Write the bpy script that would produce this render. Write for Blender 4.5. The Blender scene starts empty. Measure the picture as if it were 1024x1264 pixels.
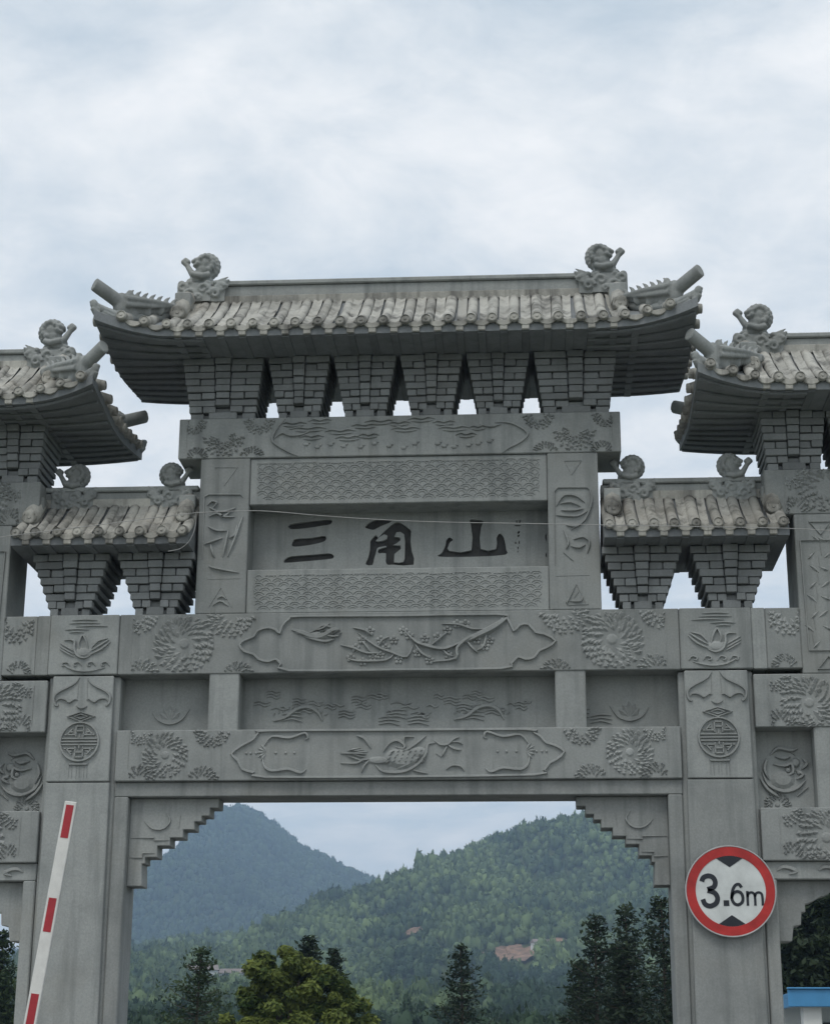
import bpy, bmesh, math, random
import numpy as np
from mathutils import Vector, Matrix, noise

R = math.radians
rnd = random.Random(11)
sc = bpy.context.scene
col = sc.collection

# ------------------------------------------------------------------ camera
CAM = Vector((1.2174, -16.0, 1.6))
pitch, roll, yaw = 0.3031, 0.00463, 0.06565
fw = Vector((-math.sin(yaw) * math.cos(pitch), math.cos(yaw) * math.cos(pitch), math.sin(pitch)))
rt = Vector((math.cos(yaw), math.sin(yaw), 0))
upv = rt.cross(fw)
r2 = math.cos(roll) * rt + math.sin(roll) * upv
u2 = -math.sin(roll) * rt + math.cos(roll) * upv
cd = bpy.data.cameras.new('camera')
cam = bpy.data.objects.new('camera', cd)
col.objects.link(cam)
m = Matrix((r2, u2, -fw)).transposed().to_4x4()
m.translation = CAM
cam.matrix_world = m
cd.sensor_fit = 'VERTICAL'
cd.sensor_height = 36.0
cd.lens = 2200 / 1264 * 36.0
cd.clip_start = 0.1
cd.clip_end = 12000
sc.camera = cam

# ------------------------------------------------------------------ sky, sun, exposure
SUN_EL, SUN_AZ = R(58), R(200)      # azimuth measured clockwise from +Y: behind the camera, a little to the left
w = bpy.data.worlds.new('World')
sc.world = w
w.use_nodes = True
nt = w.node_tree
nt.nodes.clear()
out = nt.nodes.new('ShaderNodeOutputWorld')
bg = nt.nodes.new('ShaderNodeBackground')
bg.inputs['Strength'].default_value = 0.135
sky = nt.nodes.new('ShaderNodeTexSky')
sky.sky_type = 'NISHITA'
sky.sun_disc = False
sky.sun_elevation = SUN_EL
sky.sun_rotation = SUN_AZ
tc = nt.nodes.new('ShaderNodeTexCoord')
sep = nt.nodes.new('ShaderNodeSeparateXYZ')
nt.links.new(tc.outputs['Generated'], sep.inputs[0])
def wmath(op, a, b):
    n = nt.nodes.new('ShaderNodeMath'); n.operation = op
    for i, s in enumerate((a, b)):
        if isinstance(s, (int, float)): n.inputs[i].default_value = s
        else: nt.links.new(s, n.inputs[i])
    return n.outputs[0]
za = wmath('ABSOLUTE', sep.outputs[2], 0)
zz = wmath('ADD', za, 0.16)
comb = nt.nodes.new('ShaderNodeCombineXYZ')
nt.links.new(wmath('DIVIDE', sep.outputs[0], zz), comb.inputs[0])
nt.links.new(wmath('DIVIDE', sep.outputs[1], zz), comb.inputs[1])
def wnoise(scale, detail, rough, dist, off):
    mp = nt.nodes.new('ShaderNodeMapping')
    mp.inputs['Location'].default_value = off
    nt.links.new(comb.outputs[0], mp.inputs[0])
    n = nt.nodes.new('ShaderNodeTexNoise')
    n.inputs['Scale'].default_value = scale
    n.inputs['Detail'].default_value = detail
    n.inputs['Roughness'].default_value = rough
    n.inputs['Distortion'].default_value = dist
    nt.links.new(mp.outputs[0], n.inputs['Vector'])
    return n.outputs['Fac']
n1 = wnoise(2.6, 8, 0.58, 0.35, (3.1, 1.7, 0))
n2 = wnoise(9.0, 7, 0.62, 0.4, (0.4, 5.2, 0))
nn = wmath('ADD', wmath('MULTIPLY', n1, 0.72), wmath('MULTIPLY', n2, 0.28))
ramp = nt.nodes.new('ShaderNodeValToRGB')
ramp.color_ramp.interpolation = 'EASE'
e = ramp.color_ramp.elements
e[0].position = 0.36; e[0].color = (0.86, 0.86, 0.86, 1)
e[1].position = 0.60; e[1].color = (0.985, 0.985, 0.985, 1)
nt.links.new(nn, ramp.inputs[0])
ramp2 = nt.nodes.new('ShaderNodeValToRGB')      # cloud brightness: thin grey-blue to white
e = ramp2.color_ramp.elements
e[0].position = 0.38; e[0].color = (3.75, 4.25, 4.6, 1)
e[1].position = 0.62; e[1].color = (5.85, 5.9, 5.95, 1)
nt.links.new(nn, ramp2.inputs[0])
mx = nt.nodes.new('ShaderNodeMix'); mx.data_type = 'RGBA'
nt.links.new(ramp.outputs[0], mx.inputs['Factor'])
nt.links.new(sky.outputs[0], mx.inputs[6])
nt.links.new(ramp2.outputs[0], mx.inputs[7])
nt.links.new(mx.outputs[2], bg.inputs['Color'])
nt.links.new(bg.outputs[0], out.inputs['Surface'])

sl = bpy.data.lights.new('sun', 'SUN')
sl.energy = 0.9
sl.angle = R(22)
sl.color = (1.0, 0.96, 0.9)
sun = bpy.data.objects.new('sun', sl)
col.objects.link(sun)
sd = Vector((math.sin(SUN_AZ) * math.cos(SUN_EL), math.cos(SUN_AZ) * math.cos(SUN_EL), math.sin(SUN_EL)))
sun.rotation_euler = (-sd).to_track_quat('-Z', 'Y').to_euler()
sun.location = (0, -30, 60)
vs = sc.view_settings
vs.view_transform = 'Standard'; vs.look = 'None'; vs.gamma = 1; vs.exposure = 0.38
vs.use_curve_mapping = False
sc.cycles.use_denoising = True
sc.cycles.max_bounces = 8
sc.cycles.volume_bounces = 1

# ------------------------------------------------------------------ materials
MAT = {}
def new_mat(name):
    m = bpy.data.materials.new(name); m.use_nodes = True
    MAT[name] = m
    t = m.node_tree
    return m, t, t.nodes['Principled BSDF']
def N(t, kind, **kw):
    n = t.nodes.new(kind)
    for k, v in kw.items():
        if k in n.inputs: n.inputs[k].default_value = v
        else: setattr(n, k, v)
    return n
def mixc(t, fac, a, b, mode='MIX'):
    n = t.nodes.new('ShaderNodeMix'); n.data_type = 'RGBA'; n.blend_type = mode
    if isinstance(fac, (int, float)): n.inputs['Factor'].default_value = fac
    else: t.links.new(fac, n.inputs['Factor'])
    for i, s in ((6, a), (7, b)):
        if isinstance(s, tuple): n.inputs[i].default_value = (*s[:3], 1)
        else: t.links.new(s, n.inputs[i])
    return n.outputs[2]
def ramp_(t, src, p0, p1, c0=0.0, c1=1.0):
    n = t.nodes.new('ShaderNodeMapRange')
    n.inputs['From Min'].default_value = p0; n.inputs['From Max'].default_value = p1
    n.inputs['To Min'].default_value = c0; n.inputs['To Max'].default_value = c1
    t.links.new(src, n.inputs['Value'])
    return n.outputs[0]
def stone(name, base, stain, stain_amt=0.55, brown=(0.25, 0.2, 0.14), brown_amt=0.25, bump=0.25):
    m, t, b = new_mat(name)
    g = N(t, 'ShaderNodeNewGeometry')
    oi = N(t, 'ShaderNodeObjectInfo')
    mp = N(t, 'ShaderNodeMapping'); t.links.new(g.outputs['Position'], mp.inputs[0])
    n_f = N(t, 'ShaderNodeTexNoise', Scale=55.0, Detail=5.0, Roughness=0.7); t.links.new(g.outputs['Position'], n_f.inputs['Vector'])
    n_m = N(t, 'ShaderNodeTexNoise', Scale=2.6, Detail=6.0, Roughness=0.6); t.links.new(g.outputs['Position'], n_m.inputs['Vector'])
    mp.inputs['Scale'].default_value = (6.5, 6.5, 0.5)
    n_s = N(t, 'ShaderNodeTexNoise', Scale=1.0, Detail=5.0, Roughness=0.62); t.links.new(mp.outputs[0], n_s.inputs['Vector'])
    lt = tuple(c * 1.09 for c in base); dk = tuple(c * 0.90 for c in base)
    c = mixc(t, ramp_(t, n_f.outputs['Fac'], 0.35, 0.65), dk, lt)
    c = mixc(t, ramp_(t, n_m.outputs['Fac'], 0.46, 0.70, 0, stain_amt * 0.7), c, stain)
    c = mixc(t, ramp_(t, n_s.outputs['Fac'], 0.5, 0.70, 0, stain_amt), c, stain)
    n_b = N(t, 'ShaderNodeTexNoise', Scale=1.1, Detail=4.0, Roughness=0.6); t.links.new(g.outputs['Position'], n_b.inputs['Vector'])
    c = mixc(t, ramp_(t, n_b.outputs['Fac'], 0.52, 0.75, 0, brown_amt), c, brown)
    v = ramp_(t, oi.outputs['Random'], 0, 1, 0.83, 1.13)
    hs = N(t, 'ShaderNodeHueSaturation'); t.links.new(c, hs.inputs['Color']); t.links.new(v, hs.inputs['Value'])
    t.links.new(hs.outputs[0], b.inputs['Base Color'])
    b.inputs['Roughness'].default_value = 0.88
    b.inputs['Specular IOR Level'].default_value = 0.25
    bp = N(t, 'ShaderNodeBump', Strength=bump, Distance=0.012)
    a = t.nodes.new('ShaderNodeMath'); a.operation = 'MULTIPLY_ADD'; a.inputs[1].default_value = 0.5
    t.links.new(n_f.outputs['Fac'], a.inputs[0]); t.links.new(n_m.outputs['Fac'], a.inputs[2])
    t.links.new(a.outputs[0], bp.inputs['Height']); t.links.new(bp.outputs[0], b.inputs['Normal'])
    return m
stone('stone', (0.292, 0.307, 0.300), (0.14, 0.153, 0.152), 0.6, (0.275, 0.265, 0.23), 0.35)
stone('carved', (0.298, 0.312, 0.305), (0.15, 0.162, 0.161), 0.5, (0.275, 0.265, 0.23), 0.3, 0.15)
stone('tile', (0.40, 0.395, 0.36), (0.085, 0.085, 0.08), 0.95, (0.26, 0.235, 0.19), 0.45, 0.35)
stone('bracket', (0.225, 0.238, 0.24), (0.14, 0.15, 0.15), 0.5, (0.19, 0.18, 0.16), 0.2)  # same stone, darkened to deepen the shadow among the bracket blocks
stone('soffit', (0.20, 0.214, 0.222), (0.12, 0.13, 0.135), 0.5, (0.14, 0.13, 0.12), 0.2)  # darker stone for the roof undersides; some eave shade is in this colour
def plain(name, colr, rough=0.6, metal=0.0, vary=0.12, scale=9.0, spec=0.4):
    m, t, b = new_mat(name)
    g = N(t, 'ShaderNodeNewGeometry')
    n = N(t, 'ShaderNodeTexNoise', Scale=scale, Detail=5.0, Roughness=0.65); t.links.new(g.outputs['Position'], n.inputs['Vector'])
    lo = tuple(c * (1 - vary * 1.6) for c in colr); hi = tuple(min(1, c * (1 + vary)) for c in colr)
    t.links.new(mixc(t, ramp_(t, n.outputs['Fac'], 0.3, 0.7), lo, hi), b.inputs['Base Color'])
    b.inputs['Roughness'].default_value = rough
    b.inputs['Metallic'].default_value = metal
    b.inputs['Specular IOR Level'].default_value = spec
    return m
plain('char_paint', (0.055, 0.056, 0.056), 0.8, vary=0.25, spec=0.2)
plain('sign_red', (0.42, 0.024, 0.022), 0.42, vary=0.2, scale=5)
plain('sign_white', (0.58, 0.61, 0.60), 0.42, vary=0.12, scale=5)
plain('sign_black', (0.014, 0.018, 0.026), 0.45)
plain('sign_metal', (0.5, 0.5, 0.5), 0.45, 0.7)
plain('arm_white', (0.66, 0.66, 0.63), 0.45, vary=0.08)
plain('arm_red', (0.36, 0.025, 0.035), 0.45)
plain('cable', (0.36, 0.36, 0.35), 0.6)
plain('blue_metal', (0.07, 0.27, 0.52), 0.4, vary=0.08, scale=2.0)
plain('white_wall', (0.72, 0.73, 0.71), 0.8, vary=0.06, scale=1.5)
plain('housing', (0.62, 0.36, 0.05), 0.5)
plain('bark', (0.095, 0.075, 0.055), 0.95, vary=0.3, scale=14)
plain('asphalt', (0.052, 0.052, 0.054), 0.95, vary=0.25, scale=30)
plain('paving', (0.28, 0.275, 0.265), 0.9, vary=0.15, scale=6)
plain('kerb', (0.36, 0.36, 0.35), 0.9, vary=0.12, scale=5)
plain('soil', (0.26, 0.165, 0.11), 0.95, vary=0.42, scale=0.22)
plain('roof_tile_red', (0.22, 0.18, 0.16), 0.85, vary=0.2, scale=1.0)
plain('window_dark', (0.03, 0.035, 0.04), 0.25, vary=0.1)
def ground_mat():
    m, t, b = new_mat('grass_ground')
    g = N(t, 'ShaderNodeNewGeometry')
    n = N(t, 'ShaderNodeTexNoise', Scale=0.05, Detail=8.0, Roughness=0.65); t.links.new(g.outputs['Position'], n.inputs['Vector'])
    c = mixc(t, ramp_(t, n.outputs['Fac'], 0.35, 0.65), (0.035, 0.06, 0.022), (0.09, 0.105, 0.04))
    t.links.new(c, b.inputs['Base Color']); b.inputs['Roughness'].default_value = 1.0
    b.inputs['Specular IOR Level'].default_value = 0.1
ground_mat()
def leaf_mat(name, dark, light, trans=0.25):
    m, t, b = new_mat(name)
    at = N(t, 'ShaderNodeAttribute'); at.attribute_name = 'tint'
    c = mixc(t, at.outputs['Fac'], dark, light)
    t.links.new(c, b.inputs['Base Color'])
    b.inputs['Roughness'].default_value = 0.7
    b.inputs['Specular IOR Level'].default_value = 0.2
    if trans:
        tr = N(t, 'ShaderNodeBsdfTranslucent'); t.links.new(c, tr.inputs['Color'])
        ms = N(t, 'ShaderNodeMixShader'); ms.inputs[0].default_value = trans
        o = t.nodes['Material Output']
        t.links.new(b.outputs[0], ms.inputs[1]); t.links.new(tr.outputs[0], ms.inputs[2])
        t.links.new(ms.outputs[0], o.inputs['Surface'])
leaf_mat('leaf_yellow', (0.03, 0.058, 0.012), (0.19, 0.225, 0.05))
leaf_mat('leaf_dark', (0.012, 0.024, 0.014), (0.045, 0.066, 0.03))
leaf_mat('leaf_mid', (0.02, 0.04, 0.018), (0.07, 0.10, 0.04))
leaf_mat('forest_green', (0.024, 0.052, 0.024), (0.15, 0.205, 0.075), 0)
leaf_mat('forest_dark', (0.010, 0.028, 0.018), (0.05, 0.085, 0.04), 0)

# ------------------------------------------------------------------ mesh helpers
class MB:
    def __init__(s): s.v = []; s.f = []; s.marks = []
    def mark(s, name=None): s.marks.append((name, len(s.v), len(s.f))); return s
    def add(s, v, f):
        o = len(s.v); s.v += [tuple(p) for p in v]; s.f += [tuple(i + o for i in q) for q in f]
        return s
    def box(s, x0, x1, y0, y1, z0, z1, tx=0.0):      # tx narrows the top in x
        return s.add([(x0, y0, z0), (x1, y0, z0), (x1, y1, z0), (x0, y1, z0),
               (x0 + tx, y0, z1), (x1 - tx, y0, z1), (x1 - tx, y1, z1), (x0 + tx, y1, z1)],
              [(0, 3, 2, 1), (4, 5, 6, 7), (0, 1, 5, 4), (1, 2, 6, 5), (2, 3, 7, 6), (3, 0, 4, 7)])
    def prism(s, poly, y0, y1):
        n = len(poly)
        a = sum(poly[i][0] * poly[(i + 1) % n][1] - poly[(i + 1) % n][0] * poly[i][1] for i in range(n))
        if a < 0: poly = poly[::-1]
        return s.add([(x, y0, z) for x, z in poly] + [(x, y1, z) for x, z in poly],
              [tuple(range(n)), tuple(range(2 * n - 1, n - 1, -1))] + [((i + 1) % n, i, i + n, (i + 1) % n + n) for i in range(n)])
    def tube(s, pts, rad, n=8, half=False, flat=1.0):
        pts = [Vector(p) for p in pts]
        rad = rad if isinstance(rad, (list, tuple)) else [rad] * len(pts)
        vs = []; prev = None
        for i, p in enumerate(pts):
            d = (pts[min(i + 1, len(pts) - 1)] - pts[max(i - 1, 0)]).normalized()
            a = Vector((0, 0, 1)) if abs(d.z) < 0.95 else Vector((0, 1, 0))
            if prev is not None: a = prev
            u = (a - d * a.dot(d)).normalized(); prev = u; q = d.cross(u)
            for k in range(n):
                t = 2 * math.pi * k / n
                vs.append(p + (u * math.cos(t) * flat + q * math.sin(t)) * rad[i])
        fs = [(i * n + k, i * n + (k + 1) % n, (i + 1) * n + (k + 1) % n, (i + 1) * n + k) for i in range(len(pts) - 1) for k in range(n)]
        fs += [tuple(range(n - 1, -1, -1)), tuple(range((len(pts) - 1) * n, len(pts) * n))]
        return s.add(vs, fs)
    def ell(s, c, r, nu=12, nv=8, rot=None):
        c = Vector(c); vs = []; fs = []
        rm = rot if rot is not None else Matrix.Identity(3)
        for j in range(1, nv):
            ph = math.pi * j / nv
            for i in range(nu):
                th = 2 * math.pi * i / nu
                vs.append(c + rm @ Vector((r[0] * math.sin(ph) * math.cos(th), r[1] * math.sin(ph) * math.sin(th), r[2] * math.cos(ph))))
        top = len(vs); vs.append(c + rm @ Vector((0, 0, r[2]))); bot = len(vs); vs.append(c - rm @ Vector((0, 0, r[2])))
        for j in range(nv - 2):
            for i in range(nu):
                fs.append((j * nu + i, (j + 1) * nu + i, (j + 1) * nu + (i + 1) % nu, j * nu + (i + 1) % nu))
        for i in range(nu):
            fs.append((top, i, (i + 1) % nu)); fs.append((bot, (nv - 2) * nu + (i + 1) % nu, (nv - 2) * nu + i))
        return s.add(vs, fs)
    # --- relief carving on a face that looks towards -Y at depth y0
    def ridge(s, pts, wd=0.022, h=0.014, y0=0.0, smooth=3, taper=0.35, closed=False):
        wd *= 1.2; h *= 1.35
        p = curve(pts, smooth, closed)
        n = len(p); vs = []
        for i in range(n):
            a = p[i - 1] if (closed or i) else p[i]; b = p[(i + 1) % n] if (closed or i < n - 1) else p[i]
            dx, dz = b[0] - a[0], b[1] - a[1]; l = math.hypot(dx, dz) or 1
            nx, nz = -dz / l, dx / l
            k = 1.0
            if not closed:
                k = taper + (1 - taper) * min(1, min(i, n - 1 - i) / max(1, n * 0.25))
            x, z = p[i]
            for o, y in ((0.5, 0.003), (0.24, -h * k), (-0.24, -h * k), (-0.5, 0.003)):
                vs.append((x + nx * wd * k * o, y0 + y, z + nz * wd * k * o))
        fs = []
        for i in range(n if closed else n - 1):
            j = (i + 1) % n
            for q in range(3): fs.append((i * 4 + q, j * 4 + q, j * 4 + q + 1, i * 4 + q + 1))
        if not closed: fs += [(0, 1, 2, 3), (n * 4 - 1, n * 4 - 2, n * 4 - 3, n * 4 - 4)]
        return s.add(vs, fs)
    def petal(s, x, z, ang, l, wd, h=0.018, y0=0.0):
        c, sn = math.cos(ang), math.sin(ang)
        def P(u, v, y): return (x + u * c - v * sn, y0 + y, z + u * sn + v * c)
        return s.add([P(0, 0, 0.003), P(0.55 * l, wd / 2, 0.002), P(l, wd * 0.12, 0.002), P(0.55 * l, -wd / 2, 0.002), P(0.7 * l, 0.05 * wd, -h), P(0.3 * l, 0, -h * 0.5)],
              [(0, 5, 1), (5, 4, 1), (4, 2, 1), (4, 3, 2), (5, 3, 4), (0, 3, 5)])
    def whorl(s, cx, cz, r, rings=4, swirl=0.6, y0=0.0, clip=None, h=0.02, a0=0, a1=360, core=True, seed=0):
        rr = random.Random(seed + int(cx * 977) + int(cz * 331)); s.mark()
        rings += 1
        for k in range(rings):
            f = (k + 1.0) / rings
            rad = r * (0.16 + 0.60 * f); n = int(8 + 17 * f)
            for i in range(n):
                a = 2 * math.pi * (i + 0.5 * (k % 2)) / n + rr.uniform(-.07, .07)
                if not (a0 <= math.degrees(a) % 360 <= a1): continue
                x = cx + rad * math.cos(a); z = cz + rad * math.sin(a)
                l = r * rr.uniform(.26, .36)
                d = a + swirl + rr.uniform(-.14, .14)
                tx, tz = x + l * math.cos(d), z + l * math.sin(d)
                if clip:
                    if not (clip[0] < x < clip[1] and clip[2] < z < clip[3]): continue
                    g_ = 1.0
                    while g_ > .3 and not (clip[0] < x + g_ * l * math.cos(d) < clip[1] and clip[2] < z + g_ * l * math.sin(d) < clip[3]): g_ -= .12
                    l *= g_
                s.petal(x, z, d, l, r * 0.215, h * rr.uniform(.8, 1.35), y0)
        if core and (not clip or (clip[0] < cx - r * .2 and cx + r * .2 < clip[1] and clip[2] < cz - r * .2 and cz + r * .2 < clip[3])):
            s.dome(cx, cz, r * 0.2, r * 0.2, h * .7, y0)
        return s
    def dome(s, cx, cz, rx, rz, h, y0=0.0, n=10):
        vs = [(cx, y0 - h, cz)]
        for k, (q, hh) in enumerate(((0.6, 0.78), (1.0, -0.1))):
            for i in range(n):
                t = 2 * math.pi * i / n
                vs.append((cx + rx * q * math.cos(t), y0 - h * hh, cz + rz * q * math.sin(t)))
        fs = [(0, 1 + (i + 1) % n, 1 + i) for i in range(n)] + [(1 + i, 1 + (i + 1) % n, 1 + n + (i + 1) % n, 1 + n + i) for i in range(n)]
        return s.add(vs, fs)
    def mesh(s, name, mat, bevel=0.0, smooth=False, seg=1):
        me = bpy.data.meshes.new(name)
        me.from_pydata(s.v, [], s.f)
        bm = bmesh.new(); bm.from_mesh(me)
        bmesh.ops.recalc_face_normals(bm, faces=bm.faces)
        if bevel:
            ed = [e for e in bm.edges if len(e.link_faces) == 2 and e.calc_face_angle(0) > 0.5]
            bmesh.ops.bevel(bm, geom=ed, offset=bevel, offset_type='OFFSET', segments=seg, profile=0.5, affect='EDGES', clamp_overlap=True)
        if smooth:
            for f in bm.faces: f.smooth = True
        bm.to_mesh(me); bm.free()
        me.materials.append(MAT[mat])
        return me
    def build(s, name, mat, parent=None, bevel=0.0, smooth=False, seg=1):
        return link(name, s.mesh(name, mat, bevel, smooth, seg), parent)
def curve(pts, n, closed=False):
    if n <= 1 or len(pts) < 3: return list(pts)
    res = []; L = len(pts)
    for i in range(L if closed else L - 1):
        g = lambda k: pts[k % L] if closed else pts[max(0, min(L - 1, k))]
        p0, p1, p2, p3 = g(i - 1), g(i), g(i + 1), g(i + 2)
        for k in range(n):
            t = k / n
            res.append(tuple(0.5 * (2 * b + (c - a) * t + (2 * a - 5 * b + 4 * c - d) * t * t + (3 * b - a - 3 * c + d) * t ** 3) for a, b, c, d in zip(p0, p1, p2, p3)))
    if not closed: res.append(tuple(pts[-1]))
    return res
def link(name, me, parent=None, loc=(0, 0, 0), rot=(0, 0, 0), scl=(1, 1, 1)):
    o = bpy.data.objects.new(name, me)
    col.objects.link(o)
    o.parent = parent
    o.location = loc; o.rotation_euler = rot; o.scale = scl
    return o
def empty(name, loc=(0, 0, 0)):
    o = bpy.data.objects.new(name, None); col.objects.link(o); o.location = loc; o.empty_display_size = 0.3
    return o
def tag(o, label=None, cat=None, group=None, kind=None):
    if label: o['label'] = label
    if cat: o['category'] = cat
    if group: o['group'] = group
    if kind: o['kind'] = kind
    return o
def remeshed(mb, name, mat, voxel):
    me = mb.mesh(name, mat)
    o = bpy.data.objects.new(name, me); col.objects.link(o)
    md = o.modifiers.new('r', 'REMESH'); md.mode = 'VOXEL'; md.voxel_size = voxel; md.use_smooth_shade = True
    sm = o.modifiers.new('s', 'SMOOTH'); sm.factor = 0.2; sm.iterations = 1
    dg = bpy.context.evaluated_depsgraph_get()
    me2 = bpy.data.meshes.new_from_object(o.evaluated_get(dg))
    me2.materials.clear(); me2.materials.append(MAT[mat])
    bpy.data.objects.remove(o); bpy.data.meshes.remove(me)
    me2.name = name
    return me2
def mir(pts): return [(-x, z) for x, z in pts]

# ================================================================== ground
g = MB(); g.add([(-2400, -140, 0), (2400, -140, 0), (2400, 400, 0), (-2400, 400, 0)], [(0, 1, 2, 3)])
tag(g.build('ground', 'grass_ground'), kind='structure')
g = MB(); g.add([(-2.2, -130, .004), (2.2, -130, .004), (2.2, 140, .004), (-2.2, 140, .004)], [(0, 1, 2, 3)])
tag(g.build('road', 'asphalt'), kind='structure')
for s in (-1, 1):
    a, b = sorted((s * 2.35, s * 7.5))
    g = MB(); g.box(a, b, -40, 30, -.05, .12)
    tag(g.build('pavement', 'paving', bevel=.01), kind='structure')
    a, b = sorted((s * 2.2, s * 2.345))
    g = MB(); g.box(a, b, -40, 30, -.05, .124)
    tag(g.build('kerb', 'kerb', bevel=.012), kind='structure')

# ================================================================== the stone gateway
gate = empty('stone_gateway')
tag(gate, 'carved grey stone gateway with tiled roofs and three engraved characters on its name board', 'gateway')
def part(name, mb, mat='stone', parent=gate, bevel=0.012, smooth=False, seg=1, mirror=None):
    if mirror == -1: mb.v = [(-x, y, z) for x, y, z in mb.v]
    return mb.build(name, mat, parent, bevel, smooth, seg)
def carving(name, mb, parent, mirror=None, mat='carved'):
    if mirror == -1: mb.v = [(-x, y, z) for x, y, z in mb.v]
    if not mb.marks: return mb.build(name, mat, parent)
    mk = mb.marks + [(None, len(mb.v), len(mb.f))]
    if mk[0][1] > 0: mk = [(None, 0, 0)] + mk
    for (nm, v0, f0), (_, v1, f1) in zip(mk, mk[1:]):
        if f1 > f0:
            q = MB(); q.v = mb.v[v0:v1]; q.f = [tuple(i - v0 for i in f) for f in mb.f[f0:f1]]
            q.build(nm or name, mat, parent)
def B(*a, **k): return MB().box(*a, **k)

# ---- main pillars
BAT_U = [(-.035, .0), (-.07, -.052), (-.125, -.088), (-.185, -.117), (-.238, -.15), (-.262, -.185), (-.262, -.225), (-.245, -.262), (-.225, -.268), (-.222, -.25)]
BAT_L = [(-.247, -.235), (-.222, -.205), (-.178, -.202), (-.145, -.215), (-.12, -.234), (-.095, -.222), (-.068, -.207), (-.04, -.212)]
def medallion(mb, cx, cz, r, y0):
    ring = [(cx + r * math.cos(t), cz + r * math.sin(t)) for t in np.linspace(0, 2 * math.pi, 28, endpoint=False)]
    mb.ridge(ring, .022, .02, y0, 1, closed=True)
    def bar(x0, z0, x1, z1): mb.ridge([(cx + x0 * r, cz + z0 * r), (cx + x1 * r, cz + z1 * r)], .017, .016, y0, 1, taper=1)
    for z, hw in ((.16, .92), (0, .95), (-.16, .92)): bar(-hw, z, hw, z)
    for s in (1, -1):
        bar(-.78, .36 * s, -.2, .36 * s); bar(.2, .36 * s, .78, .36 * s)
        bar(-.2, .26 * s, -.2, .8 * s); bar(.2, .26 * s, .2, .8 * s)
        bar(-.2, .8 * s, .2, .8 * s); bar(-.2, .55 * s, .2, .55 * s)
        bar(-.66, .36 * s, -.4, .66 * s); bar(.66, .36 * s, .4, .66 * s)
        bar(-.5, .5 * s, -.36, .5 * s); bar(.5, .5 * s, .36, .5 * s)
    bar(0, -.16, 0, -.36); bar(0, .16, 0, .36)
for s in (-1, 1):
    p = part('pillar', MB().box(2.565, 3.235, .05, .58, 0, 5.07, tx=0.0), mirror=s, bevel=.015)
    part('pillar_shaft', MB().box(2.583, 3.217, -.004, .0495, 0, 4.082, tx=.022), parent=p, mirror=s, bevel=.014, seg=2)
    part('pillar_face', MB().box(2.612, 3.19, -.012, .0495, 4.088, 5.066, tx=.005), parent=p, mirror=s, bevel=.008)
    cx = 2.9; c = MB()
    for q in (1, -1):
        c.ridge([(cx + q * x, 5.055 + z) for x, z in BAT_U], .024, .018, -.012)
        c.ridge([(cx + q * x, 5.055 + z) for x, z in BAT_L], .022, .018, -.012)
        c.ridge([(cx + q * .04, 5.05), (cx + q * .045, 4.86)], .016, .01, -.012)
    c.ridge([(cx - .05, 4.785), (cx, 4.762), (cx + .05, 4.788)], .02, .016, -.012)
    c.ridge([(cx, 4.765), (cx, 4.735)], .016, .012, -.012)
    carving('bat_carving', c, p, s)
    c = MB()
    for k in (1.0, .5):
        c.ridge([(cx - .125 * k, 4.685), (cx, 4.685 + .042 * k), (cx + .125 * k, 4.685), (cx, 4.685 - .045 * k)], .018, .016, -.012, 1, closed=True)
    carving('diamond_carving', c, p, s)
    c = MB(); medallion(c, cx, 4.452, .178, -.012)
    carving('longevity_medallion', c, p, s)
    c = MB()
    c.ridge([(cx - .095, 4.262), (cx - .08, 4.245), (cx + .08, 4.245), (cx + .095, 4.262)], .02, .014, -.012, 1)
    for q in (-.07, 0, .07):
        c.ridge([(cx + q - .012, 4.235), (cx + q - .014, 4.12)], .014, .012, -.012, 1); c.ridge([(cx + q + .014, 4.235), (cx + q + .016, 4.115)], .014, .012, -.012, 1)
    carving('tassel_carving', c, p, s)
    # block on top of the pillar, with a swimming bird
    k = part('pillar_capital', B(2.592, 3.242, -.016, .615, 5.079, 5.648), mirror=s, bevel=.008)
    cz = 5.36; y = -.016; c = MB()
    for x0, x1, z in ((-.1, .14, .235), (-.13, .17, .205), (-.2, .1, .175), (-.03, .2, .145), (.02, .16, .118)):
        c.ridge([(cx + x0, cz + z), (cx + (x0 + x1) / 2, cz + z + .008), (cx + x1, cz + z)], .016, .012, y)
    for a, b_, d in (((-.235, .03), (-.15, -.045), (-.02, -.105)), ((-.22, .05), (-.15, .0), (-.05, -.06)), ((-.21, .06), (-.12, .035), (-.06, -.03))):
        c.ridge([(cx + a[0], cz + a[1]), (cx + b_[0], cz + b_[1]), (cx + d[0], cz + d[1])], .022, .018, y)
    c.ridge([(cx - .07, cz - .09), (cx, cz - .125), (cx + .07, cz - .1), (cx + .1, cz - .03), (cx + .1, cz + .03), (cx + .14, cz + .05), (cx + .2, cz + .045)], .026, .022, y)
    c.ridge([(cx - .03, cz - .05), (cx - .01, cz + .03), (cx + .03, cz + .09), (cx + .06, cz + .02), (cx + .05, cz - .05)], .022, .018, y)
    c.ridge([(cx + .02, cz - .04), (cx + .03, cz + .06)], .016, .014, y)
    for q, zz in ((0, 0), (.02, -.03), (.03, -.055)):
        c.ridge([(cx + .1, cz - .06 + zz), (cx + .17, cz - .02 + zz), (cx + .24, cz + .02 + zz)], .018, .014, y)
    c.dome(cx + .02, cz - .07, .09, .05, .016, y)
    for q in (-.19, -.06, .07, .18):
        c.ridge([(cx + q - .05, cz - .205), (cx + q - .02, cz - .165), (cx + q + .025, cz - .175), (cx + q + .02, cz - .2), (cx + q - .005, cz - .195)], .016, .014, y)
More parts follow.
